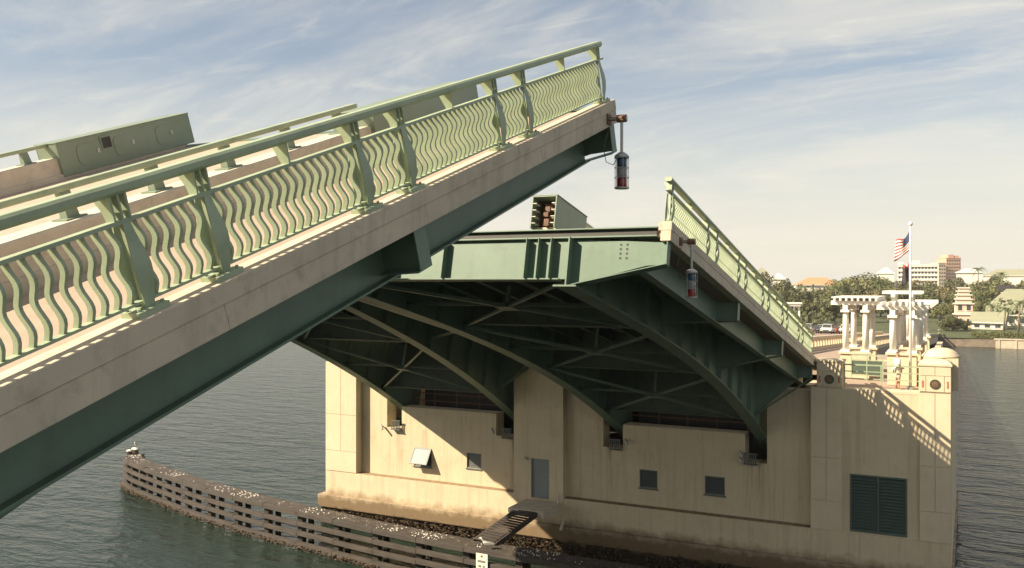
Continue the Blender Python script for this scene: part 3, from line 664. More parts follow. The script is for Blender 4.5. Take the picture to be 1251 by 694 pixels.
# ------------------------------------------------------------------ timber fender, gangway, sign
FP = [(-33.2, 43.6), (-32.6, 42.75), (-30.6, 41.7), (-26.3, 40.25), (-20.6, 38.55), (-15, 37.35), (-10.7, 36.65), (-7.9, 36.2), (-4.9, 35.8), (-1.3, 35.45), (1.6, 35.35), (5, 35.3), (12, 35.2), (20, 35.2), (30, 35.2)]
def catmull(P, n=14):
    out = []
    for i in range(1, len(P) - 2):
        for k in range(n):
            t_ = k / n; p0, p1, p2, p3 = (Vector((*P[i + j], 0)) for j in (-1, 0, 1, 2))
            out.append(0.5 * ((2 * p1) + (-p0 + p2) * t_ + (2 * p0 - 5 * p1 + 4 * p2 - p3) * t_ ** 2 + (-p0 + 3 * p1 - 3 * p2 + p3) * t_ ** 3))
    return out
path = catmull([FP[0]] + FP)
acc = [0.0]
for a, b in zip(path[:-1], path[1:]): acc.append(acc[-1] + (b - a).length)
def fp(s):
    s = max(0, min(s, acc[-1] - .01)); i = max(j for j in range(len(acc) - 1) if acc[j] <= s); f = (s - acc[i]) / max(acc[i + 1] - acc[i], 1e-6)
    p = path[i].lerp(path[i + 1], f); d = (path[i + 1] - path[i]).normalized(); return p, d, Vector((d.y, -d.x, 0))   # normal towards the channel
fen = empty('timber_fender', (0, 35.5, 0)); tag(fen, 'long curved timber fender of horizontal planks standing in the water before the pier', 'fender')
def fb(mb, name, mt, **k):
    o = mb.build(name, mt, fen, **k); o.location = (0, -35.5, 0); return o
SP = 2.75; ns_ = int(acc[-1] / SP); random.seed(5)
for r_, (zc, hh, th) in enumerate(((0.22, .27, .30), (.80, .21, .22), (1.30, .21, .22), (1.84, .24, .24))):
    for i in range(ns_):
        secs = []; j0 = random.uniform(-.015, .015)
        for k in range(5):
            p, d, nn = fp((i + .003 + k * .994 / 4) * SP); z = zc + j0
            secs.append([p + nn * 0 + Vector((0, 0, z - hh / 2)), p + nn * th + Vector((0, 0, z - hh / 2)), p + nn * th + Vector((0, 0, z + hh / 2)), p + Vector((0, 0, z + hh / 2))])
        fb(MB().loft(secs), 'plank', M['wood'], bevel=.015)
for i in range(ns_ + 1):
    p, d, nn = fp(i * SP)
    fb(MB().bar(p - nn * .16 + Vector((0, 0, -2)), p - nn * .16 + Vector((0, 0, 1.93)), .34, .30, up=nn), 'pile', M['pile'])
    p2 = p - nn * .8; fb(MB().tube([p2 + Vector((0, 0, -2)), p2 + Vector((0, 0, 1.78))], .16, 8), 'pile', M['pile'])
for i in range(ns_):
    secs = []
    for k in range(5):
        p, d, nn = fp((i + k / 4) * SP); secs.append([p - nn * .02 + Vector((0, 0, 1.97)), p - nn * .95 + Vector((0, 0, 1.97)), p - nn * .95 + Vector((0, 0, 1.86)), p - nn * .02 + Vector((0, 0, 1.86))])
    fb(MB().loft(secs), 'walkway_board', M['wood_top'])
mb = MB(); random.seed(8)
for k in range(1500):
    s = random.random() * acc[-1]
    if math.sin(s * .9) + math.sin(s * 2.3) * .8 + math.sin(s * 5.1) * .6 + random.uniform(-.5, .5) < .55: continue
    p, d, nn = fp(s); p = p - nn * random.uniform(-.12, .9) + Vector((0, 0, 1.97)); a = random.uniform(.018, .048); h_ = a * random.uniform(.6, 1.3)
    mb.pts([p + Vector((a * math.cos(j * 1.2566 + k), a * math.sin(j * 1.2566 + k), 0)) for j in range(5)] + [p + Vector((0, 0, h_))], [(j, (j + 1) % 5, 5) for j in range(5)])
o = fb(mb, 'droppings', M['bird'], fix=False); tag(o, kind='stuff')
mb = MB(); random.seed(9)
for k in range(1800):
    s = random.random() * acc[-1]; p, d, nn = fp(s); p = p + nn * (.30 + random.random() * .05) + Vector((0, 0, random.uniform(-.05, .26))); a = random.uniform(.03, .08)
    mb.pts([p + d * a * math.cos(j * 2.09 + k) + Vector((0, 0, a * math.sin(j * 2.09 + k))) for j in range(3)] + [p + nn * a * .9], [(0, 1, 3), (1, 2, 3), (2, 0, 3)])
tag(fb(mb, 'oyster_crust', M['oyster'], fix=False), kind='stuff')
# end pile cluster
p, d, nn = fp(.2)
for k, (ox, oy, h_) in enumerate(((0, 0, 2.2), (.35, .25, 2.3), (-.1, .5, 2.25))):
    fb(MB().lathe((p.x + ox, p.y + oy, h_), [(.19, 0), (.2, .03), (.12, .1), (.02, .13)], 10), 'pile_cap', M['bird'])
    fb(MB().tube([(p.x + ox, p.y + oy, -2), (p.x + ox, p.y + oy, h_)], [.2, .18], 10), 'end_pile', M['wood_top'])
def gull(label, loc, rz, s=1.0):
    t = empty('sea_bird', loc, rz); tag(t, label, 'bird', 'birds around the fender')
    b = MB().loft([[(x * s, r * s * math.cos(a), z * s + r * s * .85 * math.sin(a)) for a in [k * math.pi / 5 for k in range(10)]] for x, z, r in
                   ((-.24, .17, .01), (-.16, .18, .04), (-.04, .20, .085), (.06, .23, .09), (.13, .29, .06), (.16, .36, .05), (.20, .40, .045), (.25, .40, .02), (.30, .385, .006))]).build('body', M['bird'], t, smooth=True)
    for y in (-.03, .03): MB().tube([(0, y * s, .15 * s), (.01 * s, y * s, 0)], .008 * s, 5).build('leg', M['rust'], t)
    for y in (-1, 1): MB().loft([[(x * s, y * (.085 * s if x > -.2 else .02 * s), z * s), (x * s, y * (.10 * s if x > -.2 else .03 * s), z * s), (x * s, y * .09 * s, (z + h_) * s)] for x, z, h_ in ((.08, .20, .05), (-.06, .18, .09), (-.28, .19, .02))]).build('wing', M['galv'], t)
gull('white sea bird perched on the pile cluster at the tip of the fender', (p.x + .35, p.y + .25, 2.43), R(-60), 1.0)
pg, d, nn = fp(acc[-1] * .0 + next(acc[i] for i in range(len(path)) if path[i].x > -.55))
gull('white sea bird standing on the fender by the foot of the gangway', (pg.x - .1, pg.y - .05, 1.97), R(200), 1.25)
# gangway
gw = empty('gangway', (-1.0, 38, 2)); tag(gw, 'short weathered wooden gangway from door landing down to the fender', 'gangway')
a0, a1 = Vector((-.55, 39.45, 2.80)), Vector((-1.1, 36.1, 2.06)); dv = (a1 - a0); sd = Vector((dv.y, -dv.x, 0)).normalized() * .62
for s in (-1, 1):
    o = MB().bar(a0 + sd * s - Vector((0, 0, .12)), a1 + sd * s - Vector((0, 0, .12)), .09, .22).build('stringer', M['wood'], gw); o.location = (1.0, -38, -2)
for k in range(15):
    c = a0 + dv * ((k + .5) / 15); u_ = dv.normalized()
    o = MB().bar(c - sd * .92, c + sd * .92, .19, .05).build('plank', M['wood'], gw, bevel=.006); o.location = (1.0, -38, -2)
# sign on the fender
ps, d, nn = fp(next(acc[i] for i in range(len(path)) if path[i].x > -.75)); ps = ps + nn * .27
sg_ = empty('fender_sign', (ps.x, ps.y, 1.0)); sg_.rotation_euler = (0, 0, math.atan2(d.y, d.x)); tag(sg_, 'small white notice board fixed to the front of the timber fender', 'sign')
MB().box(-.30, .30, -.03, 0, -.02, .82).build('board', M['signw'], sg_)
MB().loft([[(-.05, -.034, .66), (.05, -.034, .66), (.05, -.034, .74), (-.05, -.034, .74)], [(-.05, -.03, .66), (.05, -.03, .66), (.05, -.03, .74), (-.05, -.03, .74)]]).build('symbol', M['ink'], sg_)
for x0, x1, z in ((-.21, .21, .42), (-.17, -.01, .20), (.06, .18, .20)):
    k = x0
    while k < x1 - .02:
        MB().box(k, k + .036, -.034, -.03, z, z + .10).build('letter', M['ink'], sg_); k += .052

# ------------------------------------------------------------------ far approach
def rz_(y): return 9.95 - .044 * (y - 45) if y < 172 else max(LAND + .06, 4.36 - .05 * (y - 172))
YS = [45.0 + 6.5 * k for k in range(29)]
ap = empty('approach_bridge', (0, 130, 0)); tag(ap, 'pinkish approach roadway sloping down from the pier to the far shore', 'bridge')
def ab(mb, name, mt, par=None, **k):
    o = mb.build(name, mt, par or ap, **k)
    if par is None: o.location = (0, -130, 0)
    return o
def strip(x0, x1, t0, t1, ys=YS): return MB().loft([[(x0, y, rz_(y) + t0), (x1, y, rz_(y) + t0), (x1, y, rz_(y) + t1), (x0, y, rz_(y) + t1)] for y in ys])
ab(strip(-9.2, 9.2, -.5, 0), 'roadway', M['asphalt'])
for s in (-1, 1):
    a, b = sorted((s * 9.2, s * 12.6)); ab(strip(a, b, -.45, .15), 'sidewalk', M['pinkdeck'])
    a, b = sorted((s * 12.3, s * 12.6)); ab(strip(a, b, -1.5, -.46), 'fascia', M['fascia'])
    for xc, far in ((9.4, 120), (12.45, 150)):
        a, b = sorted((s * (xc - .13), s * (xc + .13)))
        ys = [y for y in YS if y < far]
        if xc > 12: ys = [y for y in YS if y > 61]
        base = ab(strip(a, b, .15, .42, ys), 'parapet', M['pilaster']); ab(strip(a - .03, b + .03, .95, 1.10, ys), 'parapet_cap', M['pilaster'], base)
        y = ys[0] + .5
        while y < min(ys[-1], 118):
            MB().box(a + .02, b - .02, y - .22, y + .22, rz_(y) + .40, rz_(y) + .96).build('parapet_post', M['pilaster'], base); y += 1.3
for y in (6, -6): pass
mk = MB().box(-.06, .06, 0, 3, 0, .004).mesh('lane_line', M['white'])
for x in (-4.6, 4.6):
    y = 48
    while y < 165:
        o = obj('lane_line', mk, ap); o.location = (x, y - 130, rz_(y) + .006); o.rotation_euler = (math.atan(-.044), 0, 0); y += 9
for y in (80, 106, 132, 158, 184):
    for x in (-9, 0, 9): ab(MB().box(x - .8, x + .8, y - .7, y + .7, -2, rz_(y) - 1.4), 'bent_column', M['fascia'])
    ab(MB().box(-12, 12, y - .8, y + .8, rz_(y) - 1.6, rz_(y) - .5), 'bent_cap', M['fascia'])

# ------------------------------------------------------------------ pergolas on the overlook
def pergola(label, x0, x1, y0, y1, cols_y, z0, zc, zt, upper, roof):
    t = empty('pergola', ((x0 + x1) / 2, (y0 + y1) / 2, z0)); tag(t, label, 'pergola', 'white pergolas on the bridge overlook'); of = -Vector(t.location)
    def B(mb, n, mt=None, par=None, **k):
        o = mb.build(n, mt or M['white'], par or t, **k)
        if par is None: o.location = of
        return o
    for y in cols_y:
        pe = B(MB().box(x0 + .12, x1 - .12, y - .45, y + .45, z0, zc - .10), 'pedestal', M['pilaster'], bevel=.02)
        MB().box(x0 + .04, x1 - .04, y - .53, y + .53, zc - .10, zc).build('pedestal_cap', M['pilaster'], pe)
        for x in (x0 + .32, x1 - .32):
            for yy in (y - .26, y + .26):
                c = B(MB().lathe((x, yy, zc + .1), [(.125, 0), (.12, .9), (.105, zt - .95 - zc - .1)], 12), 'column', smooth=True)
                MB().box(x - .2, x + .2, yy - .2, yy + .2, zc, zc + .1).build('column_base', M['white'], c); MB().box(x - .2, x + .2, yy - .2, yy + .2, zt - .95, zt - .84).build('capital', M['white'], c)
    for x in (x0 + .32, x1 - .32): B(MB().box(x - .11, x + .11, y0 - .35, y1 + .35, zt - .84, zt - .60), 'beam')
    y = y0 - .2
    while y < y1 + .3:
        B(MB().box(x0 - .35, x1 + .35, y - .055, y + .055, zt - .60, zt - .40), 'rafter'); y += .42
    k = x0 - .15
    while k < x1 + .2:
        B(MB().box(k - .045, k + .045, y0 - .55, (y1 if not upper else y0 + 1.6) + .5, zt - .40, zt - .26), 'purlin'); k += .27
    if upper:
        for x in (x0 + .35, x1 - .35):
            for yy in (y0, y0 + 1.0): B(MB().box(x - .09, x + .09, yy - .09, yy + .09, zt - .26, zt - .02), 'upper_post')
            B(MB().box(x - .08, x + .08, y0 - .45, y0 + 1.45, zt - .02, zt + .12), 'upper_beam')
        y = y0 - .35
        while y < y0 + 1.5: B(MB().box(x0 - .1, x1 + .1, y - .05, y + .05, zt + .12, zt + .26), 'upper_rafter'); y += .3
    if roof: B(MB().box(x0 - .3, x1 + .3, y0 - .5, y1 + .5, zt - .26, zt - .20), 'roof_board', M['roofw'])
pergola('white pergola with flat roof left of the flagpole', 13.0, 14.55, 46.8, 50.2, (46.8, 50.2), TZ, 10.55, 13.42, False, True)
pergola('long two-tiered white pergola directly behind the flagpole', 15.3, 16.75, 44.4, 58.5, (44.4, 48.2, 51.8, 55.2, 58.5), TZ, 10.75, 13.28, True, False)
tp = MB(); tp.box(16.95, 17.25, 44.3, 62, 8.4, 10.2); o = pb(tp, 'overlook_parapet', M['pilaster'])
pb(MB().box(12.6, 17.6, 58, 62, -1, 9.0), 'overlook_support', M['wall'])

# flagpole, flags
fl = empty('flagpole', (16.44, 42.75, TZ)); tag(fl, 'tall white flagpole rising from the overlook beside the domed pylon', 'flagpole')
MB().tube([(0, 0, 0), (0, 0, 7.1)], [.065, .04], 10).build('pole', M['white'], fl, smooth=True)
MB().lathe((0, 0, 7.1), [(.03, 0), (.09, .05), (.10, .10), (.06, .17), (.01, .19)], 12).build('finial', M['white'], fl, smooth=True)
MB().lathe((0, 0, 0), [(.2, 0), (.2, .06), (.1, .14)], 14).build('base', M['galv'], fl)
def flag(name, label, zt, hoist, fly, stripes, cmats, droop):
    n, mrow = 14, 13; mb = MB(); V = []
    for i in range(n + 1):
        f = i / n
        for j in range(mrow + 1):
            g = j / mrow; w_ = .10 * math.sin(f * 7 + g * 2.2) * f ** .5
            x = -.05 - fly * f * (.62 + .1 * g); z = -hoist * g - droop * f * (1 + .15 * math.sin(3 * f)); V.append((x, w_, z - .12 * math.sin(f * 5) * (1 - g)))
    o_ = len(mb.v); mb.v += V
    for i in range(n):
        for j in range(mrow):
            mb.f.append([i * (mrow + 1) + j, (i + 1) * (mrow + 1) + j, (i + 1) * (mrow + 1) + j + 1, i * (mrow + 1) + j + 1])
            mb.m.append(stripes(i / n, j))
    o = mb.build(name, cmats, None, smooth=True, fix=False, loc=(16.44, 42.75, zt)); tag(o, label, 'flag')
    sd_ = o.modifiers.new('thick', 'SOLIDIFY'); sd_.thickness = .006
flag('flag', 'striped red and white flag with blue canton drooping from the flagpole', 16.15, .85, .85, lambda f, j: 2 if (f < .4 and j < 7) else j % 2, [M['flag_red'], M['flag_white'], M['flag_blue']], .45)
flag('flag', 'dark limp flag hanging under the striped flag', 14.85, .85, .42, lambda f, j: 0 if j % 13 > 1 else 1, [M['flag_dark'], M['flag_red']], .25)

# person on the overlook
def skin_obj(name, pts, edges, rad, m_, par, lvl=2):
    me = bpy.data.meshes.new(name); me.from_pydata(pts, edges, []); me.materials.append(m_)
    o = obj(name, me, par); sk = o.modifiers.new('skin', 'SKIN'); sk.use_smooth_shade = True
    for i, r in enumerate(rad): me.skin_vertices[0].data[i].radius = (r if isinstance(r, tuple) else (r, r))
    me.skin_vertices[0].data[0].use_root = True
    sb = o.modifiers.new('sub', 'SUBSURF'); sb.levels = lvl; sb.render_levels = lvl
    return o
pe = empty('person', (15.95, 42.35, TZ), R(115)); tag(pe, 'person in white shirt and pale shorts standing at the overlook railing', 'person')
H_ = 1.66 / 1.75
bp = [(0, 0, .95), (0, 0, 1.12), (0, .01, 1.36), (0, .01, 1.50), (0, -.01, 1.58), (0, -.015, 1.68),
      (.10, 0, .90), (.11, -.02, .50), (.11, .02, .09), (.115, -.12, .03), (-.10, 0, .90), (-.11, -.03, .50), (-.12, .0, .09), (-.13, -.14, .03),
      (.19, .01, 1.40), (.27, .06, 1.14), (.22, -.12, .96), (.20, -.2, .93), (-.19, .01, 1.40), (-.28, .05, 1.14), (-.24, -.14, 1.0), (-.22, -.22, .98)]
bp = [(x * H_, y * H_, z * H_) for x, y, z in bp]
be = [(0, 1), (1, 2), (2, 3), (3, 4), (4, 5), (0, 6), (6, 7), (7, 8), (8, 9), (0, 10), (10, 11), (11, 12), (12, 13), (2, 14), (14, 15), (15, 16), (16, 17), (2, 18), (18, 19), (19, 20), (20, 21)]
br = [(.14, .1), (.13, .095), (.16, .10), .052, .085, .08, .085, .058, .04, .04, .085, .058, .04, .04, .055, .042, .03, .035, .055, .042, .03, .035]
skin_obj('body', bp, be, br, M['skin'], pe)
skin_obj('shirt', [bp[i] for i in (1, 0, 2, 14, 15, 18, 19)], [(0, 1), (0, 2), (2, 3), (3, 4), (2, 5), (5, 6)], [(.155, .125), (.16, .13), (.18, .125), .075, .06, .075, .06], M['shirt'], pe)
skin_obj('shorts', [bp[i] for i in (0, 6, 7, 10, 11)], [(0, 1), (1, 2), (0, 3), (3, 4)], [(.16, .13), .11, .09, .11, .09], M['shorts'], pe)
skin_obj('hair', [(0, .01, 1.66 * H_), (0, .02, 1.71 * H_)], [(0, 1)], [.09, .075], M['hair'], pe)

# ------------------------------------------------------------------ cars queued on the approach
def make_car(kind, paint):
    L2, W2, hh = (2.3, .92, 1.45) if kind == 'sedan' else (2.35, .97, 1.78)
    t = empty('car')
    pl = [(-L2, .35), (-L2, .72), (-L2 + .25, .92), (-L2 + 1.15, 1.02), (L2 - .5, 1.04), (L2, .9), (L2, .35)]
    b = MB().loft([[(sx * W2 * k, y, z) for y, z in pl] for sx, k in ((-1, .96), (-1, 1), (1, 1), (1, .96))]); b.v = [(x, y, z) for x, y, z in b.v]
    b.build('body', paint, t, bevel=.06)
    c0, c1 = -L2 + 1.05, L2 - (.35 if kind != 'sedan' else .6)
    MB().loft([[(-W2 * .93, c0, 1.0), (W2 * .93, c0, 1.0), (W2 * .93, c1, 1.0), (-W2 * .93, c1, 1.0)], [(-W2 * .75, c0 + .75, hh), (W2 * .75, c0 + .75, hh), (W2 * .75, c1 - .35, hh), (-W2 * .75, c1 - .35, hh)]]).build('cabin', paint, t, bevel=.05)
    e = .015
    def ws(f): y = c0 + .75 * f; return W2 * (.93 - .18 * f), y, 1.0 + (hh - 1.0) * f
    a, b_ = ws(.12), ws(.9)
    MB().hexa([(-a[0] + .08, a[1] - e, a[2]), (a[0] - .08, a[1] - e, a[2]), (a[0] - .08, a[1] + .02, a[2]), (-a[0] + .08, a[1] + .02, a[2]), (-b_[0] + .06, b_[1] - e, b_[2]), (b_[0] - .06, b_[1] - e, b_[2]), (b_[0] - .06, b_[1] + .02, b_[2]), (-b_[0] + .06, b_[1] + .02, b_[2])]).build('windscreen', M['pane'], t)
    for sx in (-1, 1):
        def sd(f, y): return (sx * (W2 * (.93 - .18 * f) + .01), y, 1.0 + (hh - 1.0) * f)
        MB().pts([sd(.15, c0 + .35), sd(.15, c1 - .2), sd(.85, c1 - .42), sd(.85, c0 + .8)], [(0, 1, 2, 3)]).build('side_window', M['pane'], t, fix=False)
        MB().box(sx * W2 * .72 - .17, sx * W2 * .72 + .17, -L2 - .02, -L2 + .1, .66, .82).build('headlight', M['chrome'], t)
        for y in (-L2 + .85, L2 - .85):
            wl = MB().tube([(sx * (W2 - .2), y, .34), (sx * (W2 + .01), y, .34)], .34, 14).build('wheel', M['tyre'], t); MB().tube([(sx * (W2 + .0), y, .34), (sx * (W2 + .02), y, .34)], .2, 12).build('rim', M['chrome'], wl)
    MB().box(-.5, .5, -L2 - .015, -L2 + .05, .55, .72).build('grille', M['dark'], t); MB().box(-W2 * .97, W2 * .97, -L2 - .06, -L2 + .2, .34, .52).build('bumper', M['dark'] if kind != 'sedan' else paint, t)
    return t
CARS = [('suv', 'car_silver', -7.6, 170, 'silver car with pale roof leading the left lane of the queue'), ('suv', 'car_white', -4.5, 173, 'white large car leading the middle lane of the queue'),
        ('suv', 'car_white', -1.7, 176, 'white car leading the lane next to the road centre'), ('sedan', 'car_dark', -7.4, 178, 'dark car second in the left lane of the queue'),
        ('sedan', 'car_red', -4.5, 181, 'red car second in the middle lane of the queue'), ('sedan', 'car_dark', -1.7, 184, 'black car second in the lane next to the road centre'),
        ('suv', 'car_tan', -7.4, 187, 'tan car third in the left lane of the queue'), ('sedan', 'car_white', -4.5, 191, 'white low car third in the middle lane of the queue'),
        ('sedan', 'car_silver', -7.4, 197, 'silver low car at the back of the left lane'), ('suv', 'car_dark', -4.6, 200, 'dark tall car at the back of the middle lane')]
for kind, pc, x, y, lb in CARS:
    c = make_car(kind, M[pc]); c.location = (x, y, rz_(y)); c.rotation_euler = (math.atan(-.044), 0, 0); tag(c, lb, 'car', 'cars queued on the approach')
# street lamps
for lb, x, y in (('slim dark street lamp rising above the queue of cars', -11.2, 201),):
    t = empty('street_lamp', (x, y, rz_(y) + .15)); tag(t, lb, 'street lamp'); hp = 9.8
    MB().tube([(0, 0, 0), (0, 0, hp)], [.12, .07], 8).build('pole', M['dark'], t)
    MB().lathe((0, 0, hp), [(.05, 0), (.16, .12), (.18, .3), (.06, .42)], 8).build('lamp_head', M['dark'], t)

# ------------------------------------------------------------------ far shore: vegetation
def crown_mesh(seed, m_, n=2600, lobes=9):
    rnd = random.Random(seed); mb = MB(); L = []
    for k in range(lobes):
        a = rnd.random() * 6.28; r = rnd.uniform(.25, .68); L.append((r * math.cos(a), r * math.sin(a), rnd.uniform(-.42, .5), rnd.uniform(.28, .48)))
    L.append((0, 0, .1, .5))
    for k in range(n):
        cx, cy, cz, cr = rnd.choice(L); v = Vector((rnd.gauss(0, 1), rnd.gauss(0, 1), rnd.gauss(0, 1))).normalized() * cr * rnd.uniform(.55, 1.06) ** .6
        p = Vector((cx, cy, cz)) + v; nrm = (v.normalized() + Vector((rnd.uniform(-.6, .6), rnd.uniform(-.6, .6), rnd.uniform(-.3, .8)))).normalized()
        a = nrm.orthogonal().normalized(); b = nrm.cross(a); s_ = rnd.uniform(.04, .085); th = rnd.random() * 6.28
        a, b = a * math.cos(th) + b * math.sin(th), b * math.cos(th) - a * math.sin(th)
        mb.pts([p - a * s_, p + b * s_ * .6, p + a * s_, p - b * s_ * .6], [(0, 1, 2, 3)])
    return mb.mesh('crown', m_, fix=False)
CR = [crown_mesh(1, M['leaf1']), crown_mesh(2, M['leaf2']), crown_mesh(3, M['leaf1'], 2900, 12), crown_mesh(4, M['leaf3'], 2300), crown_mesh(5, M['leaf2'], 2500, 7)]
def trunk_mesh():
    mb = MB(); mb.tube([(0, 0, 0), (.02, 0, .3), (0, .03, .6)], [.05, .04, .025], 7)
    for a in (0, 1.6, 3.2, 4.7): mb.tube([(0, 0, .34), (.16 * math.cos(a), .16 * math.sin(a), .55), (.3 * math.cos(a), .3 * math.sin(a), .74)], [.025, .018, .008], 5)
    return mb.mesh('trunk', M['bark'])
TRK = trunk_mesh()
def tree(label, u, vt, d, wpx, ci):
    p = dep(u, 343, d); top = 14 - (vt - 343) / FPX * d; h = top - LAND; wr = wpx / FPX * d / 2
    t = empty('broadleaf_tree', (p.x, p.y, LAND), random.random() * 6.28); tag(t, label, 'tree', 'trees on the far shore')
    c = obj('crown', CR[ci], t); c.location = (0, 0, h * .56); c.scale = (wr * 1.5, wr * 1.5, h * .54); k = obj('trunk', TRK, t); k.scale = (h, h, h)
random.seed(21)
TREES = [(930, 331, 300, 24, 0, 'dark tree rising behind the far end of the leaf railing'), (953, 341, 330, 26, 2, 'dark tree below the small white house'), (976, 352, 290, 30, 0, 'dark round tree above the queue of cars, left of the lamp'),
 (1000, 354, 320, 30, 2, 'dark tree just under the orange roofed building'), (987, 362, 255, 22, 1, 'green tree close behind the white pavilion'), (1014, 352, 300, 24, 1, 'green tree left of the flat roofed pergola, under the right gable'),
 (1030, 340, 340, 34, 4, 'bright green tree above the left corner of the flat roofed pergola'), (1047, 330, 365, 44, 1, 'largest rounded green tree above the flat roofed pergola'), (1066, 337, 385, 34, 4, 'green tree behind the feathery date palm'),
 (1090, 341, 405, 30, 2, 'dark tree left of the flagpole under the long white building'), (1066, 352, 285, 26, 3, 'olive tree between the two pergolas'), (1102, 348, 350, 32, 3, 'olive brown tree behind the flagpole'),
 (1122, 340, 430, 36, 3, 'olive tree spreading right of the flagpole below the white building'), (1138, 345, 380, 28, 2, 'dark tree right of the long pergola top'), (1157, 346, 335, 24, 3, 'olive tree below the pink tower'),
 (1172, 338, 430, 26, 0, 'dark tree at the right foot of the pink tower'), (1190, 343, 330, 28, 1, 'green tree right of the stepped pink house'), (1203, 350, 300, 28, 4, 'bright tree left of the large green roof'),
 (1218, 336, 420, 28, 2, 'dark tree behind the dark roofed cottage'), (1241, 346, 340, 30, 1, 'green tree above the large green roof'), (1196, 366, 250, 22, 1, 'small green tree beside the stepped pink house'),
 (1150, 368, 262, 20, 1, 'small green tree between pergola end and round bush'), (1262, 340, 300, 40, 2, 'dark tree at the right edge behind the large roof'), (1186, 362, 280, 18, 3, 'olive tree tucked behind the stepped pink house'),
 (1110, 352, 300, 30, 0, 'dark tree directly behind the upper tier of the long pergola'), (1132, 356, 290, 30, 2, 'dark tree right of the long pergola, under the lighter wing'), (1085, 356, 262, 28, 0, 'dark low tree between the date palm and the long pergola'),
 (1052, 348, 300, 30, 2, 'dark tree right behind the flat roof of the left pergola'), (1205, 360, 262, 26, 2, 'dark tree at the left end of the large green roof'), (1178, 352, 300, 26, 4, 'bright tree behind the upper bands of the stepped pink house'),
 (1232, 340, 380, 34, 1, 'rounded tree at the right skyline before the brown roof'), (1205, 338, 400, 30, 0, 'dark tree under the tall skyline palm'), (1038, 352, 260, 26, 0, 'dark tree hidden behind the columns of the flat roofed pergola'), (945, 346, 270, 28, 1, 'green tree touching the far leaf railing'),
 (960, 356, 250, 24, 2, 'dark tree left of the white pavilion'), (1020, 366, 245, 22, 0, 'low dark tree behind the front cars')]
for u, vt, d, wp, ci, lb in TREES: tree(lb, u, vt, d, wp, ci)
def bush(label, u, vt, vb, d, wpx, ci, name='round_bush'):
    p = dep(u, 343, d); top = 14 - (vt - 343) / FPX * d; t = empty(name, (p.x, p.y, LAND)); tag(t, label, 'bush'); h = top - LAND
    c = obj('crown', CR[ci], t); c.location = (0, 0, h * .45); wr = wpx / FPX * d / 2; c.scale = (wr, wr, h * .58); k = obj('trunk', TRK, t); k.scale = (h * .8,) * 3
bush('big round dark green bush on the shore beside the bridge end', 1163, 383, 418, 218, 38, 2)
bush('round dark bush just right of the largest shore bush', 1178, 390, 418, 222, 22, 0)
def palm(label, u, vt, d, fr, seed):
    rnd = random.Random(seed); p = dep(u, 343, d); top = 14 - (vt - 343) / FPX * d; h = top - LAND - fr * .55
    t = empty('palm_tree', (p.x, p.y, LAND)); tag(t, label, 'palm', 'palms on the far shore'); lean = rnd.uniform(-.5, .5)
    MB().tube([(0, 0, 0), (lean * .4, 0, h * .5), (lean, 0, h)], [.28, .2, .17], 7).build('trunk', M['bark'], t, smooth=True)
    for k in range(20):
        a = k * 2.4; el = rnd.uniform(-.35, 1.15); mb = MB(); L = fr * rnd.uniform(.85, 1.1); pts = []
        for j in range(7):
            f = j / 6; pts.append(Vector((lean + L * f * math.cos(a) * math.cos(el * .8), L * f * math.sin(a) * math.cos(el * .8), h + L * (f * math.sin(el) - .75 * f * f))))
        sd = Vector((-math.sin(a), math.cos(a), 0)); w0 = L * .17
        for j in range(6):
            for s in (-1, 1):
                for q_ in (0, .5):
                    b = pts[j].lerp(pts[j + 1], q_); e = pts[j].lerp(pts[j + 1], q_ + .42); wl = w0 * (1 - .75 * (j + q_) / 6)
                    mb.pts([b, e, e + sd * s * wl + Vector((0, 0, -wl * .55)) + (pts[j + 1] - pts[j]) * .4], [(0, 1, 2)])
        mb.build('frond', M['palm'], t, fix=False)
for i, a in enumerate([('feathery date palm with wide crown between the pergolas', 1076, 338, 300, 4.6), ('palm above the left edge of the flat roofed pergola', 1021, 345, 300, 3.2), ('tall palm on the skyline right of the pink tower', 1196, 322, 350, 3.8),
                       ('palm on the skyline above the dark roofed cottage', 1222, 329, 360, 3.6), ('low palm in front of the large green roof', 1226, 370, 216, 2.6), ('palm in front of the large green roof at the right edge', 1244, 362, 214, 2.8),
                       ('palm left of the large green roof', 1210, 366, 232, 2.5), ('small palm at the far left end of the tree line', 943, 334, 320, 2.8), ('palm next to the stepped pink house', 1192, 352, 262, 2.8)]): palm(a[0], *a[1:], 100 + i)
# undergrowth between the trees
random.seed(33); mb = MB()
for k in range(48000):
    x = random.uniform(-150, 190); y = random.uniform(232, 440)
    if abs(x) < 15 or (x > 14 and y < 265): continue
    h = 2.2 + 2.4 * (math.sin(x * .13 + y * .05) * math.sin(y * .09 - x * .04) + .6) + (y - 232) * .028
    z = LAND + random.random() ** .7 * max(.8, h); s_ = random.uniform(.35, .95); n_ = Vector((random.uniform(-1, 1), random.uniform(-1, .5), random.uniform(-.2, 1))).normalized(); u_ = n_.orthogonal().normalized() * s_; v_ = n_.cross(u_); p = Vector((x, y, z))
    mb.pts([p - u_, p + v_ * .6, p + u_, p - v_ * .6], [(0, 1, 2, 3)])
tag(mb.build('undergrowth', M['leaf1'], fix=False), 'dense low green growth between the trees and houses on the far shore', 'shrubbery', kind='stuff')
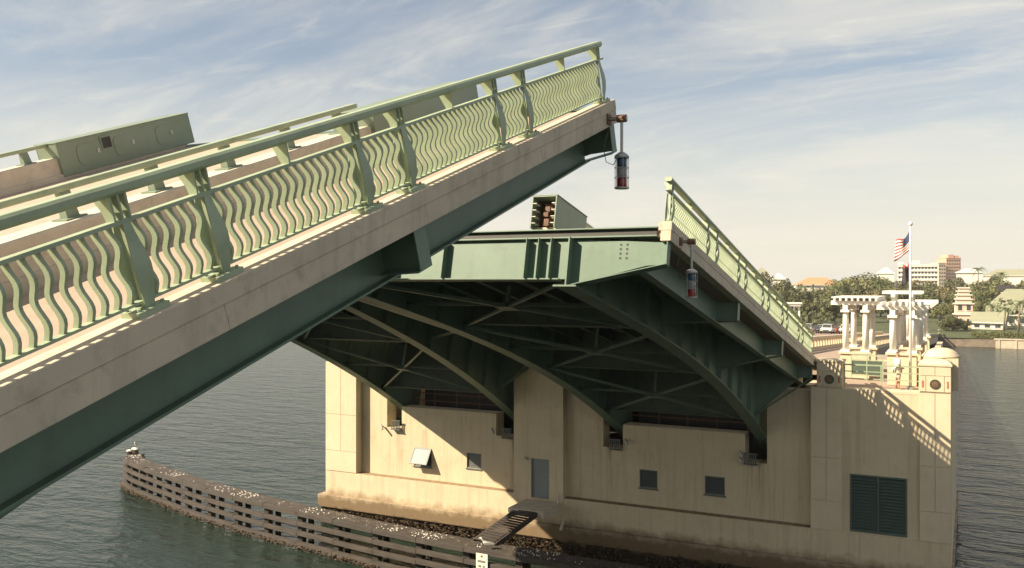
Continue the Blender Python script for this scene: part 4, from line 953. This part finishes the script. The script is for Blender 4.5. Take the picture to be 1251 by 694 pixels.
# hedge and seawall along the right shore
random.seed(31); mb = MB()
hd = empty('hedge', (45, 219, LAND)); tag(hd, 'long clipped hedge along the lawn above the seawall', 'hedge')
for k in range(5200):
    x = random.uniform(-26, 40); y = random.uniform(-1, 1); z = random.uniform(.1, 1.35)
    if abs(y) < .7 and z < 1.15: y = math.copysign(1, y) * random.uniform(.8, 1.05)
    a = random.random() * 6.28; s_ = random.uniform(.1, .24); n_ = Vector((random.uniform(-1, 1), random.uniform(-1, 1), random.uniform(-.2, 1))).normalized(); u_ = n_.orthogonal().normalized() * s_; v_ = n_.cross(u_)
    p = Vector((x, y, z)); mb.pts([p - u_, p + v_ * .6, p + u_, p - v_ * .6], [(0, 1, 2, 3)])
mb.build('leaves', M['leaf2'], hd, fix=False); MB().box(-26, 40, -.85, .85, 0, 1.15).build('stems', M['leaf1'], hd)
sw = empty('seawall', (45, 212, 0)); tag(sw, 'pale concrete seawall with a cap along the right shore', 'wall')
MB().box(-21.5, 60, -.3, .3, -1, LAND + .05).build('wall', M['seawall'], sw); MB().box(-21.8, 60.2, -.45, .5, LAND + .05, LAND + .3).build('cap', M['seawall'], sw)
for k in range(26): MB().box(-21 + k * 3.1, -20.7 + k * 3.1, -.42, -.3, -1, LAND + .05).build('buttress', M['seawall'], sw)

# ------------------------------------------------------------------ far buildings
def place(u, d, rz=0.0):
    p = dep(u, 343, d); t_ = YAW - math.atan((u - 625.5) / FPX); return (p.x, p.y, LAND), t_ + rz
def zat(v, d): return 14 - (v - 343) / FPX * d - LAND
def windows(t, wall, W, y, rows, cols, z0, dz, ww, wh):
    wm_ = MB().box(-ww / 2, ww / 2, -.08, .1, 0, wh).mesh('window', M['pane'])
    for r in range(rows):
        for c in range(cols):
            o = obj('window', wm_, wall); o.location = (-W / 2 + W * (c + .5) / cols, y, z0 + r * dz)
            if rows * cols <= 14:
                f = MB().box(-ww / 2 - .1, ww / 2 + .1, -.14, .05, -.12, -.01).build('sill', M['white'], o)
def house(name, label, u0, u1, ve, vr, d, wallm, roofm, rz=0.0, depth=8, hip=True, rows=1, cols=4, cat='house'):
    loc, a = place((u0 + u1) / 2, d, rz); W = (u1 - u0) / FPX * d; he = zat(ve, d); hr = zat(vr, d); D = depth / 2
    t = empty(name, loc, a); tag(t, label, cat)
    wl = MB().box(-W / 2, W / 2, -D, D, 0, he).build('wall', wallm, t); ov = .6; ins = min(W / 2 - .5, D) if hip else -ov
    ps = [(-W / 2 - ov, -D - ov, he), (W / 2 + ov, -D - ov, he), (W / 2 + ov, D + ov, he), (-W / 2 - ov, D + ov, he), (-W / 2 + ins, 0, hr), (W / 2 - ins, 0, hr)]
    MB().pts(ps, [(0, 1, 5, 4), (2, 3, 4, 5), (1, 2, 5), (3, 0, 4), (3, 2, 1, 0)]).build('roof', roofm, t)
    MB().box(-W / 2 - ov, W / 2 + ov, -D - ov - .05, -D - ov + .1, he - .25, he - .005).build('fascia_board', M['white'], t)
    windows(t, wl, W, -D, rows, cols, he * .28, he * .5 / max(rows, 1), min(1.4, W / cols * .5), min(1.5, he * .4))
    return t
house('house', 'large house with broad green grey hipped roof above the hedge', 1204, 1275, 384, 353, 246, M['hwall'], M['roofg'], .1, 12, True, 1, 6)
house('house', 'low pale house with green grey gable roof behind the hedge', 1192, 1226, 393, 381, 228, M['hwall'], M['roofg'], -.15, 7, False, 1, 3)
house('cottage', 'white cottage with dark roof above the large green roof', 1221, 1236, 357, 348, 320, M['hwall'], M['dark'], .2, 6, False, 1, 2)
house('house', 'long low building with brown roof at the right skyline', 1205, 1262, 337, 329, 520, M['hwall'], M['roofg'], 0, 14, True, 1, 9)
house('house', 'white house on the skyline between the pink tower and tall palm', 1170, 1198, 333, 328, 470, M['hwall'], M['roofw'], 0, 8, True, 1, 5)
house('house', 'orange roofed building with white gables in the left trees', 972, 1024, 348, 339, 420, M['hwall'], M['rooft'], .12, 12, True, 1, 8)
house('house', 'small white house on the skyline at the left end', 943, 959, 341, 334, 500, M['hwall'], M['roofw'], 0, 8, True, 1, 4)
house('house', 'low tan building half hidden behind the front trees and cars', 994, 1025, 377, 366, 330, M['hpale'], M['rooft'], 0, 9, True, 1, 6)
house('house', 'small white building on the skyline left of the flagpole', 1072, 1091, 334, 327, 620, M['hwall'], M['roofw'], 0, 9, True, 1, 5)
house('house', 'grey flat building on the far left skyline above the leaf railing', 922, 939, 334, 327, 600, M['hpale'], M['roofg'], 0, 10, True, 1, 4)
def block(name, label, u0, u1, vt, d, wallm, rows, cols, bands=True, depth=14, rz=0.0, steps=()):
    loc, a = place((u0 + u1) / 2, d, rz); W = (u1 - u0) / FPX * d; h = zat(vt, d); D = depth / 2
    t = empty(name, loc, a); tag(t, label, 'building'); wl = MB().box(-W / 2, W / 2, -D, D, 0, h).build('wall', wallm, t)
    dz = h / (rows + .4); windows(t, wl, W, -D, rows, cols, dz * .5, dz, W / cols * .6, dz * .45)
    MB().box(-W / 2 - .3, W / 2 + .3, -D - .3, D + .3, h, h + .7).build('parapet', wallm, t)
    if bands:
        for r in range(rows): MB().box(-W / 2 - .1, W / 2 + .1, -D - 1.2, -D - .1, dz * (r + 1) + .05, dz * (r + 1) + .8).build('balcony', M['roofw'], t)
    for x0, x1, hh in steps: MB().box(x0 * W, x1 * W, -D * .8, D * .8, h + .7, h + .7 + hh).build('roof_block', wallm, t)
block('apartment_building', 'long white apartment block with banded balconies behind the flagpole', 1099, 1143, 324, 800, M['hwall'], 6, 12, True, 14, 0, ((-.2, .05, 3.5), (-.5, -.35, 2)))
block('tower_block', 'pink orange tower block rising highest on the skyline', 1150, 1168, 316, 900, M['hpink'], 10, 6, False, 18, .5, ((-.3, .1, 3), (.2, .45, 2)))
block('tower_block', 'lighter lower wing on the left of the pink tower', 1142, 1151, 322, 890, M['hpale'], 8, 3, False, 14, .5)
# stepped pink house
loc, a = place(1177, 236, .1); t = empty('stepped_house', loc, a); tag(t, 'tall narrow pink house with stacked white roof bands by the shore', 'house')
z = 0
for k, (wd, hh) in enumerate(((4.2, 3.4), (4.0, 2.5), (3.5, .9), (3.1, .8), (2.7, .7), (2.2, .6))):
    wl = MB().box(-wd / 2, wd / 2, -wd / 2, wd / 2, z, z + hh).build('storey', M['hpale'], t); z += hh
    MB().box(-wd / 2 - .35, wd / 2 + .35, -wd / 2 - .35, wd / 2 + .35, z, z + .28).build('roof_band', M['roofw'], t); z += .28
    if k < 2: windows(t, wl, wd, -wd / 2, 1, 2, z - hh + .6, 1, .9, 1.5)
# white pavilion beside the road
loc, a = place(970, 205, 0); t = empty('pavilion', loc, a); tag(t, 'small white open pavilion with flat cornice left of the queue of cars', 'pavilion')
for x in (-1.1, 0, 1.1): MB().box(x - .22, x + .22, -.22, .22, 0, zat(374, 205)).build('pillar', M['white'], t)
zt_ = zat(374, 205); MB().box(-1.5, 1.5, -1, 1, zt_, zt_ + .5).build('entablature', M['white'], t); MB().box(-1.75, 1.75, -1.25, 1.25, zt_ + .5, zt_ + .85).build('cornice', M['white'], t); MB().box(-1.35, 1.35, .3, .5, 0, zt_ * .55).build('rear_wall', M['white'], t)
# distant wood, one mass
random.seed(41); mb = MB()
for k in range(26000):
    d = random.uniform(560, 1300); x = random.uniform(-1400, 1700); y = d; h = (6 + 4 * math.sin(x * .021 + d * .013) + 2.5 * math.sin(x * .07)) * (1 if d < 900 else 1.15)
    z = LAND + random.random() ** .6 * max(3, h); s_ = random.uniform(1.0, 2.6); n_ = Vector((random.uniform(-1, 1), random.uniform(-1.2, .4), random.uniform(-.2, 1))).normalized(); u_ = n_.orthogonal().normalized() * s_; v_ = n_.cross(u_); p = Vector((x, y, z))
    mb.pts([p - u_, p + v_ * .6, p + u_, p - v_ * .6], [(0, 1, 2, 3)])
tag(mb.build('distant_wood', M['leaf1'], fix=False), 'continuous belt of dark trees along the far horizon', 'wood', kind='stuff')

# ------------------------------------------------------------------ warm coastal haze in one even volume
hz = bpy.data.materials.new('coastal_haze'); hz.use_nodes = True; t = hz.node_tree; t.nodes.remove(t.nodes['Principled BSDF'])
pv = t.nodes.new('ShaderNodeVolumePrincipled'); pv.inputs['Color'].default_value = (0.93, 0.91, 0.87, 1); pv.inputs['Density'].default_value = 0.00016
t.links.new(pv.outputs[0], t.nodes['Material Output'].inputs['Volume'])
hb_ = MB().box(-1950, 1950, -450, 1750, -4, 60).build('haze', hz); tag(hb_, kind='stuff'); hb_.display_type = 'WIRE'
